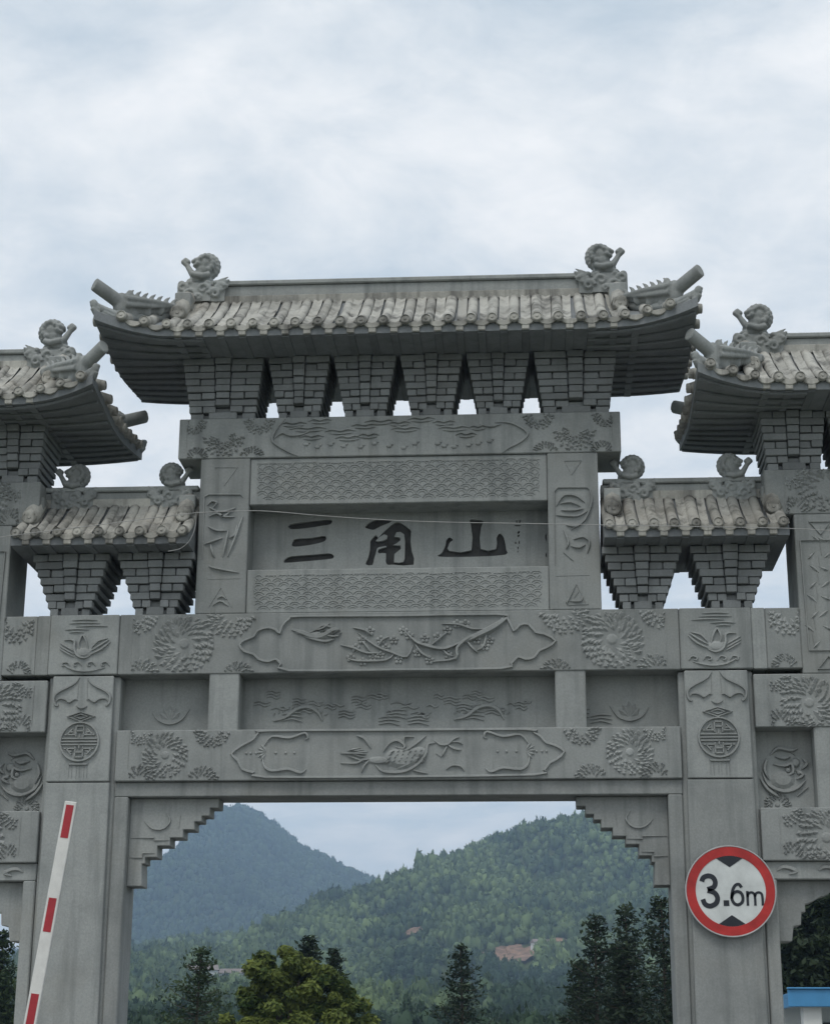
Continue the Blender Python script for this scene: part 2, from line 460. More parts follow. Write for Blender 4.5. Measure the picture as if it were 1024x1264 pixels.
    c.ridge([(cx - .2, cz - .215), (cx - .05, cz - .25), (cx + .1, cz - .235), (cx + .22, cz - .17)], .02, .014, y)
    carving('bird_carving', c, k, s)
    # stub of the beam outside the capital
    part('capital_edge', B(3.2435, 3.368, -.006, .6, 5.079, 5.646), mirror=s, bevel=.006)
    k = part('beam_stub', B(3.3695, 3.683, 0, .6, 5.081, 5.645), mirror=s, bevel=.008)
    c = MB(); c.whorl(3.6, 5.62, .24, 4, .5, 0, (3.4, 3.672, 5.1, 5.635)); c.whorl(3.52, 5.1, .12, 2, .5, 0, (3.39, 3.67, 5.095, 5.4))
    carving('flower_carving', c, k, s)

# ---- middle beam with the plum branch
mid = part('beam', B(-2.5905, 2.5905, 0, .6, 5.079, 5.65), bevel=.008)
mid['label'] = 'broad beam carved with a plum branch below the name board'
CART_MID = [(-1.454, 5.345), (-1.413, 5.389), (-1.325, 5.425), (-1.292, 5.479), (-1.194, 5.508), (-1.120, 5.484), (-1.083, 5.453), (-1.062, 5.522), (-0.992, 5.595), (-0.887, 5.613), (0.005, 5.607), (0.927, 5.611), (1.024, 5.571), (1.079, 5.452), (1.135, 5.505), (1.217, 5.512), (1.279, 5.436), (1.359, 5.419), (1.459, 5.353), (1.373, 5.289), (1.309, 5.262), (1.260, 5.199), (1.181, 5.185), (1.116, 5.208), (1.053, 5.145), (0.957, 5.100), (0.008, 5.098), (-0.987, 5.098), (-1.067, 5.162), (-1.112, 5.208), (-1.185, 5.186), (-1.274, 5.209), (-1.320, 5.256), (-1.409, 5.284)]
c = MB(); c.ridge(CART_MID, .026, .02, 0, 2, closed=True)
carving('frame_carving', c, mid)
c = MB()
for q in ([(0.994, 5.591), (0.864, 5.474), (0.672, 5.396), (0.559, 5.298), (0.544, 5.199), (0.319, 5.171)], [(0.672, 5.396), (0.530, 5.321), (0.415, 5.291), (0.268, 5.324), (0.174, 5.366), (0.058, 5.483)], [(0.156, 5.332), (0.095, 5.219), (-0.034, 5.258), (-0.196, 5.328), (-0.359, 5.453)], [(-0.015, 5.258), (-0.097, 5.190), (-0.355, 5.185), (-0.457, 5.217)], [(0.418, 5.529), (0.575, 5.519), (0.702, 5.476), (0.829, 5.478)], [(0.828, 5.440), (0.805, 5.318), (0.738, 5.273)], [(-0.519, 5.339), (-0.398, 5.308), (-0.277, 5.260), (-0.143, 5.259)], [(-0.401, 5.500), (-0.295, 5.475), (-0.219, 5.421)], [(0.171, 5.340), (0.231, 5.255), (0.306, 5.209)], [(0.306, 5.316), (0.380, 5.376), (0.470, 5.451)], [(0.642, 5.373), (0.693, 5.304), (0.753, 5.250)], [(-0.173, 5.313), (-0.129, 5.381), (-0.069, 5.411)], [(0.418, 5.299), (0.470, 5.238), (0.529, 5.222)], [(-0.232, 5.260), (-0.278, 5.329), (-0.324, 5.376)]):
    c.ridge(q, .034 if len(q) > 5 else .024, .03 if len(q) > 5 else .022, 0)
c.ridge([(1.024, 5.583), (0.903, 5.493), (0.754, 5.418), (0.619, 5.350)], .06, .034, 0)
carving('branch_carving', c, mid)
c = MB()
for bx, bz in [(-0.246, 5.467), (-0.376, 5.307), (-0.146, 5.239), (-0.306, 5.177), (0.062, 5.467), (0.560, 5.527), (0.303, 5.186), (0.816, 5.310), (-0.024, 5.380), (0.380, 5.406), (-0.098, 5.304), (0.194, 5.256), (0.858, 5.371), (-0.316, 5.383), (-0.217, 5.214), (0.022, 5.196), (0.118, 5.417), (0.261, 5.392), (0.470, 5.467), (0.635, 5.526), (0.738, 5.372), (-0.419, 5.216), (0.477, 5.238), (-0.144, 5.381)]:
    c.mark()
    for i in range(5):
        a = i * 1.2566 + .3
        c.dome(bx + .028 * math.cos(a), bz + .028 * math.sin(a), .021, .021, .016, 0, 7)
    c.dome(bx, bz, .014, .014, .024, 0, 6)
carving('blossom_carving', c, mid)
c = MB()
for q, wd in (([(-0.974, 5.490), (-0.883, 5.459), (-0.776, 5.419), (-0.686, 5.426), (-0.596, 5.479), (-0.529, 5.486)], .05), ([(-0.837, 5.435), (-0.733, 5.496), (-0.673, 5.526), (-0.604, 5.502)], .03), ([(-0.859, 5.420), (-0.745, 5.388), (-0.655, 5.372), (-0.572, 5.394)], .03), ([(-0.656, 5.433), (-0.580, 5.417), (-0.520, 5.432)], .022), ([(-0.785, 5.473), (-0.687, 5.495), (-0.620, 5.548)], .02)):
    c.ridge(q, wd, .022, 0)
c.dome(*[(-0.731, 5.426)][0], .12, .05, .03, 0, 12); c.dome(*[(-0.883, 5.459)][0], .07, .025, .02, 0)
for i in range(10): c.petal([(-0.777, 5.442)][0][0] + .022 * i, [(-0.777, 5.442)][0][1] + .02 * (i % 3) - .03, .5 - .12 * (i % 3), .09, .028, .034, 0)
carving('bird_carving', c, mid)
for s in (-1, 1):
    c = MB()
    cl = (2.44 - 4.9, 2.575, 5.09, 5.642)
    c.whorl(1.975, 5.365, .29, 5, .55, 0, cl)
    c.whorl(1.55, 5.66, .24, 5, .4, 0, cl)
    c.whorl(2.42, 5.66, .2, 4, .4, 0, (2, 2.45, 5.09, 5.642))
    c.whorl(2.36, 5.06, .17, 3, .5, 0, (2, 2.45, 5.09, 5.642))
    c.whorl(1.46, 5.05, .15, 3, .5, 0, cl)
    c.mark('border_line'); c.ridge([(2.468, 5.61), (2.468, 5.15)], .014, .01, 0, 1)
    carving('flower_carving', c, mid, s)

# ---- recessed panel and short posts above the lower beam
pan = part('frieze_panel', B(-2.57, 2.57, .26, .5, 4.5, 5.1), bevel=0)
c = MB(); yy = .26
for s in (-1, 1):
    c.mark()
    for a in (-.9, -.45, 0, .45, .9):
        c.petal(s * 2.13, 4.69, math.pi / 2 - a, .16 - .03 * abs(a), .07, .02, yy)
    c.ridge([(s * 2.3, 4.78), (s * 2.24, 4.7), (s * 2.13, 4.66), (s * 2.02, 4.7), (s * 1.95, 4.8)], .02, .016, yy)
carving('lotus_carving', c, pan)
rf = random.Random(21)
for i in range(34):
    x = -1.36 + 2.72 * (i + rf.random() * .7) / 34; z = rf.uniform(4.66, 4.9); l = rf.uniform(.08, .2)
    c = MB()
    for k in range(rf.choice((1, 2, 3))):
        c.ridge([(x, z + .028 * k), (x + l * .35, z + .02 + .026 * k), (x + l * .7, z - .004 + .03 * k), (x + l, z + .012 + .024 * k)], .018, .012, yy)
    if x < 1.3 - l: carving('cloud_carving', c, pan)
for s in (-1, 1):
    c = MB()
    dr = [(-1.162, 4.682), (-1.049, 4.712), (-0.945, 4.787), (-0.840, 4.809), (-0.748, 4.763), (-0.701, 4.679)]
    c.ridge(dr if s < 0 else [(x + 1.68, z) for x, z in dr], .04, .026, yy)
    for i in range(12):
        t = i / 11; x, z = dr[0][0] + (dr[-1][0] - dr[0][0]) * t, dr[0][1] + .08 * math.sin(t * 3.0)
        c.petal(x + (0 if s < 0 else 1.68), z + .03, 1.2 - t * .8, .06, .035, .016, yy)
    c.mark('cloud_carving')
    for x0, z0 in ((-.42, .02), (.55, .04), (.75, -.02), (.48, -.02)):
        c.mark('cloud_carving'); bx = (dr[0][0] + (0 if s < 0 else 1.68)) + x0 + .5
        for k in range(3): c.ridge([(bx, 4.66 + z0 + .03 * k), (bx + .1, 4.68 + z0 + .03 * k), (bx + .2, 4.65 + z0 + .04 * k)], .018, .014, yy)
    carving('dragon_carving', c, pan)
    part('short_post', B(1.45, 1.728, .012, .5, 4.5, 5.09), mirror=s, bevel=.01)

# ---- lower beam with the phoenix
low = part('beam', B(-2.563, 2.563, 0, .6, 4.09, 4.557), bevel=.008)
low['label'] = 'lower beam carved with a phoenix in a lobed frame'
CART_LOW = [(-1.494, 4.330), (-1.437, 4.385), (-1.381, 4.419), (-1.295, 4.467), (-1.255, 4.522), (-1.166, 4.542), (0.012, 4.539), (1.172, 4.538), (1.249, 4.508), (1.311, 4.470), (1.358, 4.415), (1.433, 4.392), (1.519, 4.333), (1.449, 4.262), (1.387, 4.231), (1.338, 4.169), (1.244, 4.126), (0.016, 4.115), (-1.183, 4.118), (-1.285, 4.159), (-1.387, 4.189), (-1.433, 4.271)]
c = MB(); c.ridge(CART_LOW, .024, .018, 0, 2, closed=True)
carving('frame_carving', c, low)
for s in (-1, 1):
    c = MB()
    sc_l = [(-1.21, 4.39), (-1.13, 4.49), (-.97, 4.475), (-.83, 4.52), (-.80, 4.475), (-.83, 4.46)]
    sc_b = [(-1.21, 4.31), (-1.19, 4.22), (-1.12, 4.175), (-.97, 4.19), (-.86, 4.155), (-.81, 4.19)]
    for q in (sc_l, sc_b): c.ridge([(x * -s, z) for x, z in q], .026, .02, 0)
    for i in range(5): c.petal(-1.17 * -s, 4.345, (math.pi if s < 0 else 0) + (i - 2) * .45, .1, .04, .02, 0)
    for x in (-1.36, -1.32, -1.27, -1.09, -1.0, -.92): c.dome(x * -s, 4.34, .014, .014, .014, 0, 7)
    carving('scroll_carving', c, low)
    c = MB(); cl = (-2.5, 2.55, 4.1, 4.549)
    c.whorl(2.105, 4.325, .215, 4, .6, 0, cl); c.whorl(1.68, 4.56, .17, 4, .4, 0, cl); c.whorl(2.36, 4.56, .14, 3, .4, 0, (2, 2.43, 4.1, 4.549))
    c.whorl(2.33, 4.09, .15, 3, .4, 0, (2, 2.43, 4.1, 4.549)); c.whorl(1.75, 4.08, .15, 3, .4, 0, cl)
    c.mark('border_line'); c.ridge([(2.445, 4.53), (2.445, 4.2)], .014, .01, 0, 1)
    carving('flower_carving', c, low, s)
c = MB()
for q, wd in (([(-0.183, 4.226), (-0.117, 4.167), (0.015, 4.155), (0.125, 4.180), (0.227, 4.253), (0.278, 4.334), (0.293, 4.407), (0.359, 4.422)], .03), ([(-0.111, 4.344), (-0.060, 4.417), (0.013, 4.446), (0.080, 4.401), (0.065, 4.372), (-0.001, 4.387)], .026), ([(0.080, 4.394), (0.079, 4.475), (0.168, 4.475)], .02), ([(-0.059, 4.255), (0.029, 4.328), (0.124, 4.372), (0.212, 4.437), (0.278, 4.489)], .022), ([(-0.022, 4.218), (0.088, 4.269), (0.198, 4.356)], .02), ([(0.015, 4.188), (0.147, 4.246), (0.249, 4.334)], .02), ([(-0.500, 4.243), (-0.353, 4.242), (-0.294, 4.271), (-0.213, 4.278)], .026), ([(-0.356, 4.493), (-0.282, 4.463), (-0.222, 4.374)], .024), ([(-0.502, 4.331), (-0.354, 4.330), (-0.266, 4.323)], .018), ([(-0.307, 4.154), (-0.286, 4.212), (-0.235, 4.271)], .02), ([(0.147, 4.180), (0.220, 4.158), (0.293, 4.143)], .016), ([(0.352, 4.444), (0.403, 4.407), (0.469, 4.406), (0.528, 4.457), (0.579, 4.472)], .022), ([(0.469, 4.406), (0.528, 4.369), (0.593, 4.354)], .024), ([(0.469, 4.399), (0.440, 4.340), (0.410, 4.289)], .02), ([(0.498, 4.428), (0.572, 4.428), (0.608, 4.405)], .018), ([(0.366, 4.326), (0.410, 4.296)], .014), ([(0.454, 4.178), (0.513, 4.215), (0.586, 4.207), (0.622, 4.163)], .016)):
    c.ridge(q, wd, .018, 0)
bx, bz = [(0.066, 4.284)][0]
c.dome(bx, bz, .19, .10, .032, 0, 16); c.dome(bx + .13, bz + .05, .1, .06, .03, 0, 12); c.dome(bx - .22, bz - .02, .12, .04, .022, 0, 12)
for i in range(26): c.petal(bx - .17 + .013 * i, bz - .055 + .03 * (i % 4), .45 + .1 * (i % 3), .075, .034, .042, 0)
for i in range(9): c.petal(bx - .3 - .03 * (i % 3), bz - .06 + .02 * i, 2.7 + .08 * i, .16, .03, .024, 0)
carving('phoenix_carving', c, low)

# ---- lintel, jambs and corbels of the main opening
part('lintel', B(-2.564, 2.564, .045, .47, 3.955, 4.0885), bevel=.008)
CORB = [(-2.463, 3.960), (-1.625, 3.956), (-1.622, 3.867), (-1.704, 3.868), (-1.701, 3.794), (-1.775, 3.794), (-1.773, 3.743), (-1.840, 3.743), (-1.837, 3.670), (-1.941, 3.671), (-1.938, 3.598), (-2.057, 3.598), (-2.053, 3.525), (-2.172, 3.526), (-2.167, 3.424), (-2.279, 3.424), (-2.276, 3.366), (-2.306, 3.366), (-2.295, 3.165), (-2.421, 3.165)]
CORB[0] = (-2.434, 3.953); CORB[1] = (-1.62, 3.953); CORB[-1] = (-2.434, CORB[-1][1])
for s in (-1, 1):
    part('jamb', B(2.434, 2.563, .04, .47, 0, 3.9535), mirror=s, bevel=.01)
    poly = CORB if s < 0 else mir(CORB)
    k = part('corbel', MB().prism(poly, .15, .4), bevel=.006)
    c = MB(); y = .15
    def q_(l): return [(x if s < 0 else -x, z) for x, z in l]
    c.ridge(q_([(-2.42, 3.598), (-2.2, 3.598), (-2.2, 3.575), (-2.06, 3.575)]), .014, .012, y, 1)
    c.ridge(q_([(-2.42, 3.42), (-2.3, 3.42), (-2.3, 3.46), (-2.19, 3.46)]), .014, .012, y, 1)
    c.ridge(q_([(-2.3, 3.75), (-2.22, 3.68), (-2.12, 3.68), (-2.06, 3.75), (-2.1, 3.82)]), .018, .014, y)
    c.ridge(q_([(-1.98, 3.68), (-1.97, 3.8)]), .016, .012, y, 1)
    carving('scroll_carving', c, k)

# ---- upper storey: columns, wave bands and the name board
for s in (-1, 1):
    k = part('upper_column', B(1.4145, 1.89, 0, .6, 5.6505, 7.179), mirror=s, bevel=.008)
    c = MB()
    def add(l, wd=.018, h=.014, sm=3, closed=False): c.ridge(l, wd, h, 0, sm, closed=closed)
    if s < 0:
        add([(-1.756, 7.092), (-1.537, 7.088)], sm=1); add([(-1.537, 7.088), (-1.656, 6.910)], sm=1); add([(-1.756, 7.092), (-1.656, 6.910)], .012, .008, 1)
        add([(-1.837, 6.182), (-1.843, 6.792), (-1.800, 6.819), (-1.497, 6.814), (-1.472, 6.786)], .014, .014, 1)
        for q in ([(-1.812, 6.710), (-1.767, 6.750), (-1.719, 6.733), (-1.764, 6.677)], [(-1.796, 6.694), (-1.700, 6.644), (-1.600, 6.658), (-1.539, 6.682)], [(-1.792, 6.597), (-1.715, 6.628), (-1.652, 6.595), (-1.543, 6.593)], [(-1.466, 6.600), (-1.494, 6.512), (-1.522, 6.416), (-1.564, 6.297), (-1.599, 6.202)], [(-1.796, 6.501), (-1.709, 6.459), (-1.616, 6.458)], [(-1.601, 6.458), (-1.619, 6.338), (-1.645, 6.203)], [(-1.827, 6.325), (-1.736, 6.356), (-1.652, 6.386)], [(-1.766, 6.324), (-1.748, 6.260), (-1.722, 6.196)], [(-1.773, 6.110), (-1.695, 6.085), (-1.486, 6.043)], [(-1.700, 6.644), (-1.652, 6.595), (-1.592, 6.642)], [(-1.590, 6.385), (-1.537, 6.417), (-1.517, 6.512)]):
            add(q, .024, .02)
        add([(-1.650, 5.903), (-1.765, 5.709)], sm=1); add([(-1.650, 5.903), (-1.543, 5.714)], sm=1); add([(-1.727, 5.724), (-1.652, 5.770), (-1.574, 5.722)]); add([(-1.684, 5.794), (-1.639, 5.817), (-1.592, 5.785)]); add([(-1.783, 5.984), (-1.476, 5.988)], .012, .008, 1)
    else:
        add([(1.576, 7.098), (1.736, 7.099)], sm=1); add([(1.736, 7.099), (1.642, 6.960)], sm=1); add([(1.576, 7.098), (1.642, 6.960)], .012, .008, 1)
        add([(1.473, 6.074), (1.475, 6.794), (1.510, 6.833), (1.783, 6.829), (1.820, 6.796)], .014, .014, 1)
        for q in ([(1.491, 6.650), (1.561, 6.752), (1.675, 6.750), (1.757, 6.685)], [(1.489, 6.562), (1.595, 6.552), (1.693, 6.551), (1.778, 6.597)], [(1.806, 6.812), (1.825, 6.692), (1.753, 6.510), (1.622, 6.417)], [(1.555, 6.418), (1.597, 6.299), (1.573, 6.229)], [(1.643, 6.322), (1.734, 6.345), (1.793, 6.296), (1.768, 6.187)], [(1.550, 6.198), (1.639, 6.118)], [(1.522, 6.673), (1.628, 6.687), (1.718, 6.646)], [(1.536, 6.609), (1.657, 6.607), (1.748, 6.622)], [(1.578, 6.465), (1.668, 6.448), (1.729, 6.479)], [(1.619, 6.260), (1.694, 6.243), (1.755, 6.273)]):
            add(q, .024, .02)
        add([(1.663, 5.892), (1.570, 5.715), (1.585, 5.692)], sm=1); add([(1.663, 5.892), (1.741, 5.713)], .012, .01, 1); add([(1.593, 5.731), (1.697, 5.729), (1.713, 5.775)]); add([(1.638, 5.761), (1.684, 5.822)]); add([(1.577, 5.692), (1.771, 5.698)], sm=1); add([(1.478, 5.972), (1.785, 5.976)], .012, .008, 1)
    carving('plant_carving', c, k)

def wave_band(k, x0, x1, z0, z1, y0, rows):
    c = MB(); n = 23; p = (x1 - x0) / n; dz = (z1 - z0) / rows
    for r in range(rows):
        off = 0.5 * p * (r % 2)
        for i in range(n + 1):
            cx = x0 + off + p * i + rnd.uniform(-.008, .008); dj = rnd.uniform(-.007, .007)
            for sc_ in (1.0, .55):
                pts = [(cx + p * .5 * sc_ * math.cos(t), z0 + dz * r + dj + dz * sc_ * math.sin(t)) for t in np.linspace(.12, math.pi - .12, 7)]
                pts = [q for q in pts if x0 + .012 < q[0] < x1 - .012 and q[1] < z1 - .01 and q[1] > z0 + .008]
                if len(pts) > 2: c.ridge(pts, .013, .0052 if sc_ == 1 else .004, y0, 1, taper=.8)
    carving('wave_carving', c, k)
k = part('wave_band', B(-1.413, 1.413, .02, .5, 6.715, 7.178), bevel=.008); wave_band(k, -1.36, 1.36, 6.75, 7.15, .02, 8)
k = part('wave_band', B(-1.413, 1.413, .02, .5, 5.652, 6.075), bevel=.008); wave_band(k, -1.36, 1.36, 5.68, 6.04, .02, 8)

YB = .33
CH = [
 [(-1.069, 6.608), (-1.056, 6.565), (-0.903, 6.571), (-0.755, 6.593), (-0.669, 6.608), (-0.662, 6.653), (-0.779, 6.647), (-0.928, 6.632)],
 [(-1.039, 6.399), (-1.022, 6.455), (-0.961, 6.468), (-0.851, 6.472), (-0.754, 6.490), (-0.711, 6.483), (-0.716, 6.444), (-0.776, 6.420), (-0.899, 6.397), (-0.996, 6.388)],
 [(-1.108, 6.229), (-1.097, 6.267), (-1.042, 6.291), (-0.897, 6.301), (-0.750, 6.312), (-0.665, 6.315), (-0.634, 6.291), (-0.645, 6.264), (-0.773, 6.250), (-0.956, 6.236)],
 [(-0.335, 6.570), (-0.316, 6.599), (-0.262, 6.635), (-0.184, 6.646), (-0.074, 6.632), (-0.160, 6.592), (-0.222, 6.561), (-0.257, 6.545), (-0.300, 6.555)],
 [(-0.327, 6.202), (-0.304, 6.262), (-0.286, 6.351), (-0.283, 6.432), (-0.260, 6.464), (-0.229, 6.492), (-0.209, 6.467), (-0.167, 6.511), (-0.105, 6.571), (-0.043, 6.615), (0.016, 6.606), (0.090, 6.548), (0.108, 6.523), (0.102, 6.426), (0.114, 6.329), (0.133, 6.192), (-0.071, 6.195), (-0.117, 6.196), (-0.135, 6.236), (-0.134, 6.310), (-0.200, 6.309), (-0.208, 6.342), (-0.185, 6.355), (-0.131, 6.371), (-0.135, 6.381), (-0.181, 6.375), (-0.216, 6.360), (-0.231, 6.302), (-0.246, 6.254), (-0.261, 6.194)],
 [(0.359, 6.277), (0.440, 6.264), (0.757, 6.264), (1.010, 6.280), (1.015, 6.332), (0.993, 6.451), (0.957, 6.490), (0.924, 6.446), (0.919, 6.339), (0.771, 6.342), (0.776, 6.549), (0.801, 6.600), (0.782, 6.625), (0.705, 6.633), (0.673, 6.633), (0.667, 6.602), (0.679, 6.588), (0.684, 6.329), (0.472, 6.326), (0.466, 6.377), (0.485, 6.414), (0.510, 6.433), (0.473, 6.459), (0.442, 6.428), (0.436, 6.378), (0.400, 6.303)],
]
# islands of bare stone left standing inside the second character
ISL = [
 [(-0.232, 6.435), (-0.198, 6.471), (-0.151, 6.499), (-0.120, 6.486), (-0.124, 6.454), (-0.158, 6.436), (-0.213, 6.427)],
 [(-0.054, 6.473), (-0.034, 6.517), (0.004, 6.522), (0.040, 6.496), (0.050, 6.427), (0.047, 6.250), (0.034, 6.222), (-0.009, 6.214), (-0.055, 6.219), (-0.052, 6.299), (-0.029, 6.319), (0.010, 6.351), (0.005, 6.385), (-0.065, 6.388), (-0.030, 6.408), (0.005, 6.436), (0.001, 6.464)],
]
SMALL = [
 [(1.112, 6.622), (1.123, 6.621), (1.123, 6.589), (1.113, 6.589)], [(1.139, 6.617), (1.158, 6.629), (1.150, 6.589), (1.140, 6.589)], [(1.092, 6.571), (1.161, 6.570), (1.146, 6.559), (1.107, 6.560)],
 [(1.126, 6.508), (1.149, 6.514), (1.138, 6.488), (1.126, 6.485)], [(1.124, 6.472), (1.149, 6.475), (1.136, 6.455), (1.126, 6.453)], [(1.136, 6.415), (1.144, 6.415), (1.142, 6.383), (1.134, 6.383)], [(1.097, 6.400), (1.114, 6.399), (1.112, 6.387), (1.100, 6.387)], [(1.121, 6.353), (1.135, 6.355), (1.124, 6.319), (1.118, 6.303), (1.131, 6.299)],
]
RIGHT = [[(1.413, 6.488), (1.393, 6.476), (1.385, 6.448), (1.394, 6.411), (1.411, 6.395)], [(1.411, 6.295), (1.390, 6.287), (1.388, 6.259), (1.403, 6.243), (1.413, 6.243)]]
cu = bpy.data.curves.new('name_board', 'CURVE'); cu.dimensions = '2D'; cu.fill_mode = 'BOTH'; cu.extrude = .0175
def spl(pts):
    sp = cu.splines.new('POLY'); sp.points.add(len(pts) - 1); sp.use_cyclic_u = True
    for i, (x, z) in enumerate(pts): sp.points[i].co = (x, z, 0, 1)
spl([(-1.4135, 6.0), (1.4135, 6.0), (1.4135, 6.8), (-1.4135, 6.8)])
for q in CH + ISL + SMALL + RIGHT: spl([(max(-1.4, min(1.4, x)), z) for x, z in (curve(q, 2, True) if len(q) > 5 and q not in ISL else q)])
tmp = bpy.data.objects.new('t', cu); col.objects.link(tmp)
me = bpy.data.meshes.new_from_object(tmp.evaluated_get(bpy.context.evaluated_depsgraph_get()))
bpy.data.objects.remove(tmp); bpy.data.curves.remove(cu)
me.transform(Matrix.Translation((0, YB + .0175, 0)) @ Matrix.Rotation(math.pi / 2, 4, 'X'))
me.materials.clear(); me.materials.append(MAT['stone']); me.name = 'name_board'
board = link('name_board', me, gate)
board['label'] = 'recessed stone name board engraved with three dark characters'
def strokes(polys, pad=.02):
    xs = [x for q in polys for x, z in q]; zs = [z for q in polys for x, z in q]
    return B(max(-1.412, min(xs) - pad), min(1.412, max(xs) + pad), YB + .0352, YB + .05, min(zs) - pad, max(zs) + pad)
for q in (CH[0:3], CH[3:5], CH[5:6], SMALL, RIGHT): part('engraved_character' if q is not RIGHT else 'engraved_mark', strokes(q), 'char_paint', board, 0)
part('board_back', B(-1.413, 1.413, YB + .0505, .55, 6.0, 6.8), parent=board, bevel=0)

# ---- top beam
top = part('beam', B(-2.114, 2.114, -.004, .62, 7.1815, 7.588), bevel=.008)
top['label'] = 'top beam carved with clouds under the main roof'
c = MB()
for q in ([(-1.090, 7.570), (-1.173, 7.460), (-1.209, 7.361), (-1.153, 7.298), (-1.034, 7.226), (-0.955, 7.192)], [(-1.194, 7.369), (-1.117, 7.426), (-1.038, 7.399), (-0.929, 7.406), (-0.836, 7.445)], [(0.921, 7.494), (1.029, 7.496), (1.129, 7.465), (1.236, 7.378), (1.166, 7.295), (1.057, 7.238), (0.995, 7.190)], [(0.782, 7.480), (0.882, 7.454), (0.983, 7.477)]): c.mark(); c.ridge(q, .024, .018, -.004)
carving('frame_carving', c, top)
c = MB(); rr = random.Random(4)
for (u, v, l) in [(-1.010, 7.515, 0.264), (-0.752, 7.543, 0.233), (-0.867, 7.462, 0.357), (-0.554, 7.432, 0.310), (-0.321, 7.485, 0.264), (-0.166, 7.523, 0.310), (0.069, 7.445, 0.279), (0.006, 7.504, 0.233), (0.224, 7.541, 0.264), (0.441, 7.503, 0.233), (0.534, 7.444, 0.310), (0.650, 7.376, 0.202), (0.766, 7.448, 0.171), (-0.475, 7.364, 0.264), (-0.281, 7.385, 0.202), (-0.827, 7.379, 0.233)]:
    c.mark()
    c.ridge([(u - l * .5, v), (u - l * .25, v + .02), (u, v + .006), (u + l * .25, v + .022), (u + l * .5, v + .004)], .02, .015, -.004)
    c.ridge([(u - l * .35, v - .016), (u, v - .024), (u + l * .4, v - .012)], .016, .012, -.004)
carving('cloud_carving', c, top)
c = MB()
for (x, z) in [(-0.880, 7.306), (-0.770, 7.279), (-0.646, 7.302), (-0.521, 7.283), (-0.357, 7.272), (-0.225, 7.302), (-0.085, 7.275), (0.054, 7.256), (0.162, 7.295), (0.379, 7.291), (0.441, 7.265), (0.534, 7.255), (0.673, 7.269), (0.765, 7.284), (0.873, 7.306)]:
    c.mark()
    c.dome(x, z, .032, .02, .016, -.004, 8); c.dome(x + .03, z + .018, .014, .014, .014, -.004, 6)
    for q in (-.02, .015): c.ridge([(x + q, z - .012), (x + q + .008, z - .045)], .012, .01, -.004, 1)
carving('animal_carving', c, top)
for s in (-1, 1):
    c = MB(); cl = (-2.05, 2.1, 7.195, 7.578)
    c.whorl(1.68, 7.40, .2, 3, .3, -.004, cl, a0=175, a1=365, core=False); c.whorl(1.68, 7.40, .12, 2, .3, -.004, cl, a0=150, a1=400, core=False)
    c.whorl(1.34, 7.57, .15, 3, .3, -.004, cl, core=False); c.whorl(1.98, 7.56, .13, 3, .3, -.004, (1.7, 2.03, 7.2, 7.578), core=False)
    c.whorl(1.93, 7.19, .11, 3, .3, -.004, (1.7, 2.03, 7.19, 7.578), core=False); c.whorl(1.4, 7.18, .12, 2, .3, -.004, cl, core=False)
    c.mark('border_line'); c.ridge([(2.035, 7.5), (2.035, 7.29)], .014, .01, -.004, 1)
    carving('flower_carving', c, top, s)

